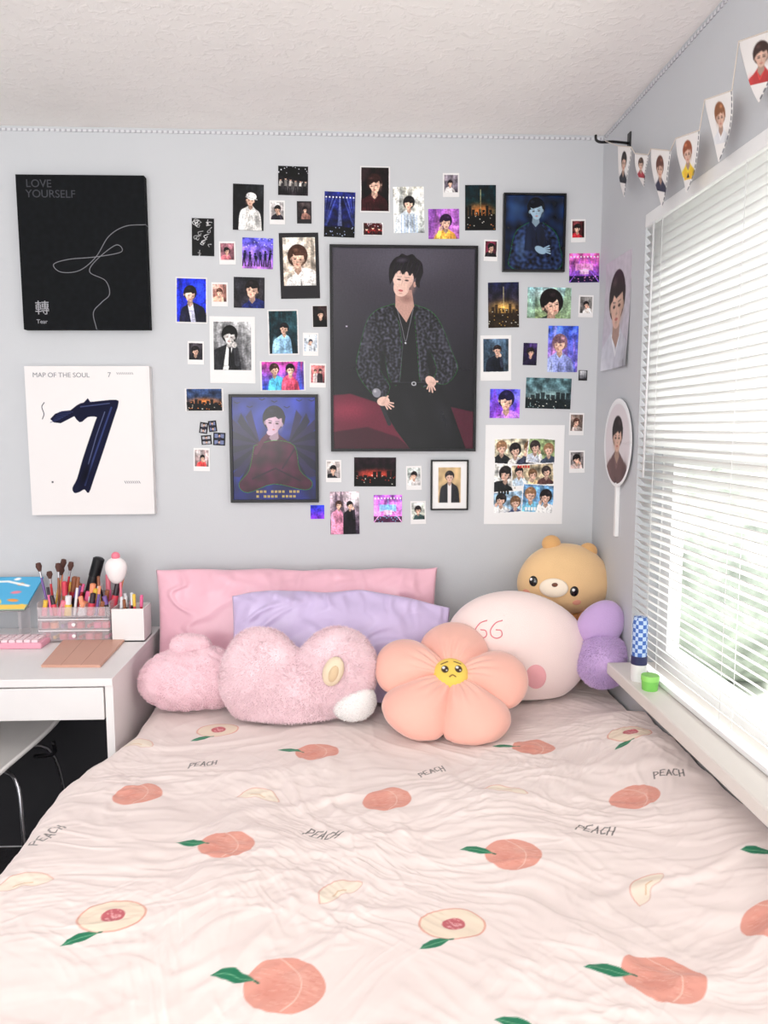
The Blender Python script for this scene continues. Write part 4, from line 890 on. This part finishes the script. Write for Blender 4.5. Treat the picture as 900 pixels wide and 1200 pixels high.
# ============================================================ SILL ITEMS
p=zpl(747,797,WZ0); bx_=.785; by=p.y
bot=empty('lotion_bottle',(bx_,by,WZ0),label='slim bottle with blue checked cap and white base',category='bottle')
def chk():
    m=mat('blue_check',(60,110,190),.5); nt=m.node_tree; b=nt.nodes['Principled BSDF']; tc=nt.nodes.new('ShaderNodeTexCoord'); ck=nt.nodes.new('ShaderNodeTexChecker'); ck.inputs['Scale'].default_value=90
    ck.inputs[1].default_value=(*s2l((60,104,186)),1); ck.inputs[2].default_value=(*s2l((190,212,240)),1); nt.links.new(tc.outputs['Object'],ck.inputs[0]); nt.links.new(ck.outputs[0],b.inputs['Base Color']); return m
hs=sc(748,760,by)
lathe('base',[(.0,0),(.020,0),(.021,.004),(.021,20*hs)],(bx_,by,WZ0),(0,0,1),M_white,bot)
lathe('label_band',[(.0215,20*hs),(.0215,30*hs)],(bx_,by,WZ0),(0,0,1),mat('navy_band',(40,44,90),.5),bot)
lathe('sleeve',[(.020,30*hs),(.020,70*hs),(.017,76*hs),(.0,77*hs)],(bx_,by,WZ0),(0,0,1),chk(),bot)
p=zpl(762,808,WZ0); g=empty('small_jar',(.787,p.y,WZ0),label='tiny bright green plastic tub',category='jar')
M_gr=mat('green_plastic',(128,208,96),.4); lathe('body',[(0,0),(.02,0),(.022,.02),(.022,.026)],(.787,p.y,WZ0),(0,0,1),M_gr,g); lathe('lid',[(.0235,.026),(.0235,.038),(.022,.040),(0,.040)],(.787,p.y,WZ0),(0,0,1),mat('green_lid',(150,222,110),.4),g)
# ============================================================ DESK
DZ=.77; DX=-.640; DF=-.546; DL=-1.62
M_desk=mat('white_desk_laminate',(240,236,236),.4)
dk=empty('desk',(-1.13,-.28,0),label='white desk with shallow front drawer beside the bed',category='desk')
box('desktop',DL,DX,DF,-.004,DZ-.022,DZ,M_desk,dk,bev=.002)
box('side_panel',DX-.022,DX-.001,DF+.006,-.02,0,DZ-.022,M_desk,dk); box('side_panel',DL,DL+.021,DF+.006,-.02,0,DZ-.022,M_desk,dk)
dr=box('drawer',DL+.024,DX-.026,DF+.002,DF+.30,DZ-.115,DZ-.026,M_desk,dk,bev=.002)
box('back_shade_panel',DL+.022,DX-.024,-.04,-.02,.02,DZ-.024,mat('under_desk_shade',(48,47,52),.7),dk)  # panel coloured dark to stand for the shade under the desk
M_clr=mat('clear_acrylic',(235,225,230),.08,alpha=.26,coat=.3)
org=empty('makeup_organizer',(-.88,-.17,DZ),label='clear acrylic makeup organizer with stacked drawers',category='organizer')
ox0,ox1=ypl(54,743,-.13).x,ypl(137,743,-.13).x; t=.003; mzz=DZ+.078
oy0=-.19; oy1=-.07
boxes('case',[(ox0,ox1,oy0,oy1,DZ,DZ+.003),(ox0,ox1,oy0,oy1,mzz,mzz+t),(ox0,ox0+t,oy0,oy1,DZ,DZ+.128),(ox1-t,ox1,oy0,oy1,DZ,DZ+.128),(ox0,ox1,oy1-t,oy1,DZ,DZ+.14),(ox0,ox1,oy0,oy0+t,mzz,DZ+.112)]+[(ox0+(ox1-ox0)*q-.001,ox0+(ox1-ox0)*q+.001,oy0,oy1,mzz,DZ+.12) for q in (.33,.66)],M_clr,org)
M_edge=mat('acrylic_edge',(250,246,250),.15)
for q in range(2):
    a=DZ+.005+q*.036; d_=boxes('drawer',[(ox0+.005,ox1-.005,oy0-.002,oy0+.001,a,a+.034),(ox0+.005,ox1-.005,oy0,oy1-.006,a,a+.002)],M_clr,org)
    boxes('drawer_edge',[(ox0+.003,ox1-.003,oy0-.004,oy0-.002,a+.032,a+.035)],M_edge,org)
    lathe('knob',[(.0,0),(.005,0),(.006,.006),(0,.008)],((ox0+ox1)/2,oy0-.002,a+.017),(0,-1,0),M_edge,org,12)
cols=[(220,70,90),(240,130,150),(50,36,44),(240,200,80),(120,90,160),(230,230,235),(200,50,60),(250,160,120),(150,90,60),(240,110,160)]
pm=[mat('cosmetic_plastic',c_,.35) for c_ in cols]; M_sil=mat('silver_ferrule',(200,200,205),.3,metal=.9); M_brs=mat('brush_bristle',(90,60,54),.95)
rr=np.random.RandomState(5)
for q in range(16):
    kx=q%8; a=DZ+.0072+(q//8)*.036
    x=ox0+.018+(ox1-ox0-.036)*kx/7
    if q%3==1:
        e=empty('lipstick',(x,-.178,a),label='lip gloss tube lying inside an organizer drawer',category='makeup',group='lip products in the drawers'); lathe('tube',[(0,0),(.006,0),(.006,.05)],(x,-.178,a+.006),(.25,1,0),pm[rr.randint(10)],e,10); lathe('cap',[(.0065,.05),(.0065,.078),(0,.079)],(x,-.178,a+.006),(.25,1,0),pm[rr.randint(10)],e,10)
    else: lathe('makeup_compact',[(0,0),(.0125,0),(.013,.006),(.012,.018),(0,.018)],(x,-.172,a),(0,0,1),pm[[1,7,0,9,5,1,6,9,0,7,9,1,0,5,9,1][q]],None,16,label='small round makeup compact inside the organizer drawer',category='makeup',group='compacts in the organizer')
def stick(x,y,z,L,r,ax,kind,mi):
    e=empty({'b':'makeup_brush','p':'pen','l':'lipstick'}[kind],(x,y,z),label={'b':'makeup brush with dark bristles in the organizer','p':'slim coloured pen standing upright on the desk','l':'lip gloss tube standing in the organizer'}[kind],category={'b':'brush','p':'pen','l':'makeup'}[kind],group={'b':'makeup brushes on the desk','p':'pens on the desk','l':'lip products on the desk'}[kind])
    p=Vector((x,y,z)); a=Vector(ax).normalized()
    if kind=='b':
        lathe('handle',[(0,0),(r*.5,0),(r*.9,L*.5),(r*.7,L*.7)],p,a,pm[mi],e,10); lathe('ferrule',[(r*.75,L*.7),(r*.9,L*.82)],p,a,M_sil,e,10); lathe('bristles',[(r*.9,L*.82),(r*2.0,L*.92),(r*1.5,L*.99),(0,L)],p,a,M_brs,e,12)
    elif kind=='p':
        lathe('barrel',[(0,0),(r,0),(r,L*.72)],p,a,pm[mi],e,10); lathe('cap',[(r*1.15,L*.72),(r*1.15,L*.98),(0,L)],p,a,pm[(mi+3)%10],e,10)
    else:
        lathe('tube',[(0,0),(r*1.3,0),(r*1.3,L*.55)],p,a,pm[mi],e,12); lathe('cap',[(r*1.1,L*.55),(r*1.1,L*.97),(r*.6,L)],p,a,pm[(mi+2)%10],e,12)
zt_=mzz+.0032
for q in range(36):
    col_=q%12; row=q//12
    x=ox0+.014+(ox1-ox0-.028)*(col_+.5*rr.rand()-.25)/11; x=min(max(x,ox0+.012),ox1-.012); y=-.168+.036*row
    kd='b' if (col_<3 and row) or q==14 else ('p' if q%4==1 else 'l')
    L={'b':.140,'p':.105,'l':.060+.026*row}[kd]*(.75+.45*rr.rand())
    stick(x,y,zt_,L,{'b':.0048,'p':.0042,'l':.0062+.003*rr.rand()}[kd],(rr.uniform(-.28,.28),rr.uniform(-.02,.12),1),kd,rr.randint(10))
q0=ypl(106,692,-.11)
e=empty('cosmetic_tube',(q0.x,-.11,q0.z),label='thick black cosmetic tube standing at a tilt',category='makeup')
lathe('tube',[(0,-.05),(.015,-.05),(.017,.05)],(q0.x,-.11,q0.z),(.3,0,1),mat('black_plastic',(20,18,22),.3),e,18); lathe('cap',[(.018,.05),(.018,.108),(.012,.112),(0,.112)],(q0.x,-.11,q0.z),(.3,0,1),black,e,18)
bx0,bx1=ox1+.004,DX-.008
wb=boxes('pen_box',[(bx0,bx1,-.19,-.188,DZ,DZ+.105),(bx0,bx1,-.102,-.10,DZ,DZ+.105),(bx0,bx0+.003,-.188,-.102,DZ,DZ+.105),(bx1-.003,bx1,-.188,-.102,DZ,DZ+.105),(bx0,bx1,-.19,-.10,DZ,DZ+.004)],M_desk,label='white square pen holder on the desk corner',category='pen holder')
for q in range(9): stick(bx0+.018+.012*(q%6),-.165+.035*(q//6)+.008*(q%2),DZ+.0045,.135*(.85+.25*rr.rand()),.0045,(rr.uniform(-.08,.08),0,1),'p',[2,2,5,2,0,6,4,2,8][q])
tp=ypl(136,664,-.13); s=sc(137,662,-.13)
e=empty('pen_topper',(tp.x,tp.y,DZ),label='plain white rounded topper with pink ball on stick',category='pen topper'); M_tw=mat('white_vinyl',(246,238,238),.5)
V,Fq=blob(tuple(tp),[(tuple(tp),(12*s,.022,11*s)),((tp.x,tp.y,tp.z-.03),(8*s,.016,9*s))],.008,20); mk('knob',V,Fq,M_tw,e)
V,Fq=blob((tp.x,tp.y,tp.z+.034),[((tp.x,tp.y,tp.z+.034),(5*s,.012,5*s))],.01,14); mk('ball',V,Fq,pm[1],e)
lathe('stem',[(0,0),(.004,0),(.004,tp.z-.015-(DZ+.005))],(tp.x+.012,tp.y,DZ+.0045),(0,0,1),pm[1],e,10)
cs4=[zpl(74,750,DZ+.006),zpl(146,750,DZ+.006),zpl(118,780,DZ+.006),zpl(48,780,DZ+.006)]
bm=bmesh.new()
vs=[bm.verts.new((p.x,p.y,DZ)) for p in cs4]+[bm.verts.new((p.x,p.y,DZ+.008)) for p in cs4]
for f in ((3,2,1,0),(4,5,6,7),(0,1,5,4),(1,2,6,5),(2,3,7,6),(3,0,4,7)): bm.faces.new([vs[i] for i in f])
bmesh.ops.recalc_face_normals(bm,faces=bm.faces[:]); bmesh.ops.bevel(bm,geom=bm.edges[:],offset=.0015,segments=2,affect='EDGES')
tcase=empty('tablet_case',((cs4[0].x+cs4[2].x)/2,(cs4[0].y+cs4[2].y)/2,DZ),label='rose gold tablet folio case lying on the desk',category='tablet case')
bmk('cover',bm,mat('rose_gold_leather',(216,168,148),.4,metal=.1,bump=.05),tcase)
for q in (1/3,2/3):
    a=cs4[0].lerp(cs4[1],q);b_=cs4[3].lerp(cs4[2],q); tube('fold_line',[(a.x,a.y,DZ+.0076),(b_.x,b_.y,DZ+.0076)],.0009,mat('case_crease',(180,130,112),.6),tcase,5)
kx0=-1.32; kx1=zpl(48,757,DZ+.01).x; ky0=zpl(30,757,DZ+.01).y; ky1=ky0+.085
kb=empty('keyboard',((kx0+kx1)/2,ky0,DZ),label='pastel pink compact keyboard',category='keyboard')
box('case',kx0,kx1,ky0,ky1,DZ,DZ+.018,mat('pink_case',(240,170,190),.4),kb,bev=.004)
M_key=mat('keycap',(250,226,232),.5)
kk=[]
for a in range(3):
    for q in range(12):
        x=kx1-.014-q*.0225; y=ky0+.008+a*.025; kk.append((x-.018,x,y,y+.020,DZ+.018,DZ+.026))
boxes('keys',kk,M_key,kb)
x1_=ypl(38,690,-.13).x; c=Cv(*np.meshgrid(np.linspace(0,100,70),np.linspace(0,70,50)),1.5,(90,180,226))
for q in range(26): c.ell(rr.rand()*100,rr.rand()*70,3+4*rr.rand(),3,[(250,220,90),(240,140,160),(250,250,250),(60,120,200),(250,160,80)][q%5],rr.rand()*3)
c.rect(0,100,60,70,(250,206,100)); c.line([(10,12),(60,10),(88,20)],4,(250,250,250))
u,v=np.meshgrid(np.linspace(0,1,70),np.linspace(0,1,50)); zt2=ypl(20,676,-.04).z; zb2=ypl(20,714,-.15).z
V=np.stack([x1_-.26+.26*u-.02*v,-.04-.11*v,zt2+(zb2-zt2)*v],-1).reshape(-1,3)
cd_=empty('picture_book',(x1_-.13,-.10,DZ),label='bright blue illustrated booklet on a small stand',category='book')
o=mk('cover',V,grid_faces(70,50),M_print,cd_,C=c.lin()); o.modifiers.new('t','SOLIDIFY').thickness=.006
boxes('stand',[(x1_-.22,x1_-.21,-.13,-.06,DZ,zb2-.0),(x1_-.05,x1_-.04,-.13,-.06,DZ,zb2-.0),(x1_-.22,x1_-.04,-.13,-.06,zb2-.014,zb2-.009)],M_clr,cd_)
# chair : curved bucket seat, thin metal legs
CX,CY=-1.10,-.34
ch=empty('desk_chair',(CX,CY,0),label='white curved seat on thin metal legs under desk',category='chair')
u,v=np.meshgrid(np.linspace(-1,1,60),np.linspace(0,1,60))
M_chr=mat('chrome',(170,170,175),.25,metal=1); M_ws=mat('white_shell_plastic',(236,232,230),.35)
hw=.220*(.55+.45*np.sin(np.clip(v*1.25,0,1)*np.pi/2)); 
V=np.stack([CX+hw*u,CY-.18+.36*v,.475+.085*np.abs(u)**2.2*(.35+.65*v)-.03*(1-v)**4+.03*v**2],-1).reshape(-1,3); o=mk('seat',V,grid_faces(60,60),M_ws,ch); md=o.modifiers.new('t','SOLIDIFY'); md.thickness=.012
for sx_ in (-1,1):
    for sy_ in (-1,1):
        tube('leg',catmull([(CX+sx_*.06,CY+sy_*.06,.460),(CX+sx_*.15,CY+sy_*.11,.445),(CX+sx_*.18,CY+sy_*.15,.3),(CX+sx_*.19,CY+sy_*.17,.006)],5),.006,M_chr,ch)
tube('seat_rail',catmull([(CX+.14,CY+.05,.445),(CX+.215,CY+.0,.475),(CX+.235,CY-.05,.53)],5),.006,black,ch)
bg_=empty('backpack',(-1.0,-.88,0),label='black fabric bag on the floor beside the bed',category='bag'); M_bag=mat('black_nylon',(28,28,32),.7,bump=.3,bscale=60)
V,Fq=blob((-1.0,-.88,.2),[((-1.0,-.88,.16),(.15,.11,.17)),((-1.0,-.88,.27),(.12,.09,.12))],.03,36,.006,25,.0); mk('body',V,Fq,M_bag,bg_)
V,Fq=blob((-1.0,-.97,.16),[((-1.0,-.965,.14),(.11,.05,.10))],.03,24,.004,25,.0); mk('pocket',V,Fq,M_bag,bg_)
tube('handle',catmull([(-1.05,-.88,.37),(-1.04,-.88,.42),(-.96,-.88,.42),(-.95,-.88,.37)],5),.008,M_bag,bg_)
sh=empty('shrub',(3.6,4.4,-.8),label='leafy pale green shrub outside the window',category='shrub')
for k,(x,y,z,r0) in enumerate(((3.4,4.2,.1,.95),(4.6,4.9,.3,1.15),(2.7,5.4,.2,1.05))):
    V,Fq=blob((x,y,z),[((x,y,z),(r0,r0,r0*1.0))],.1,60,.07,14); mk('foliage',V,Fq,M_leaf,sh)
# ============================================================ LIGHT
w=bpy.data.worlds.new('w'); S.world=w; w.use_nodes=True; nt=w.node_tree; bgn=nt.nodes['Background']
bgn.inputs[0].default_value=(1.0,.993,.985,1); bgn.inputs[1].default_value=2.4
def area(name,loc,rot,sx,sy,e,col=(1,1,1)):
    l=bpy.data.lights.new(name,'AREA'); l.shape='RECTANGLE'; l.size=sx; l.size_y=sy; l.energy=e; l.color=col
    o=bpy.data.objects.new(name,l); o.location=loc; o.rotation_euler=rot; COL.objects.link(o); return o
area('fill_area_front',(-.8,-2.2,2.28),(math.radians(48),0,0),1.4,.8,6,(1,.98,.95))  # added soft fill towards the back wall, no fixture in the room
area('fill_area_up',(-.9,-3.1,1.5),(math.radians(150),0,0),1.0,1.0,28,(1,.985,.965))  # added unseen fill aimed upward to brighten the ceiling
sn=bpy.data.lights.new('sun','SUN'); sn.energy=4.5; sn.angle=math.radians(8); sn.color=(1,.985,.96)
so=bpy.data.objects.new('sun',sn); so.location=(4,-1,4); so.rotation_euler=Vector((-1,.25,-1.05)).to_track_quat('-Z','Y').to_euler(); COL.objects.link(so)
S.view_settings.view_transform='Standard'; S.view_settings.look='None'; S.view_settings.exposure=0
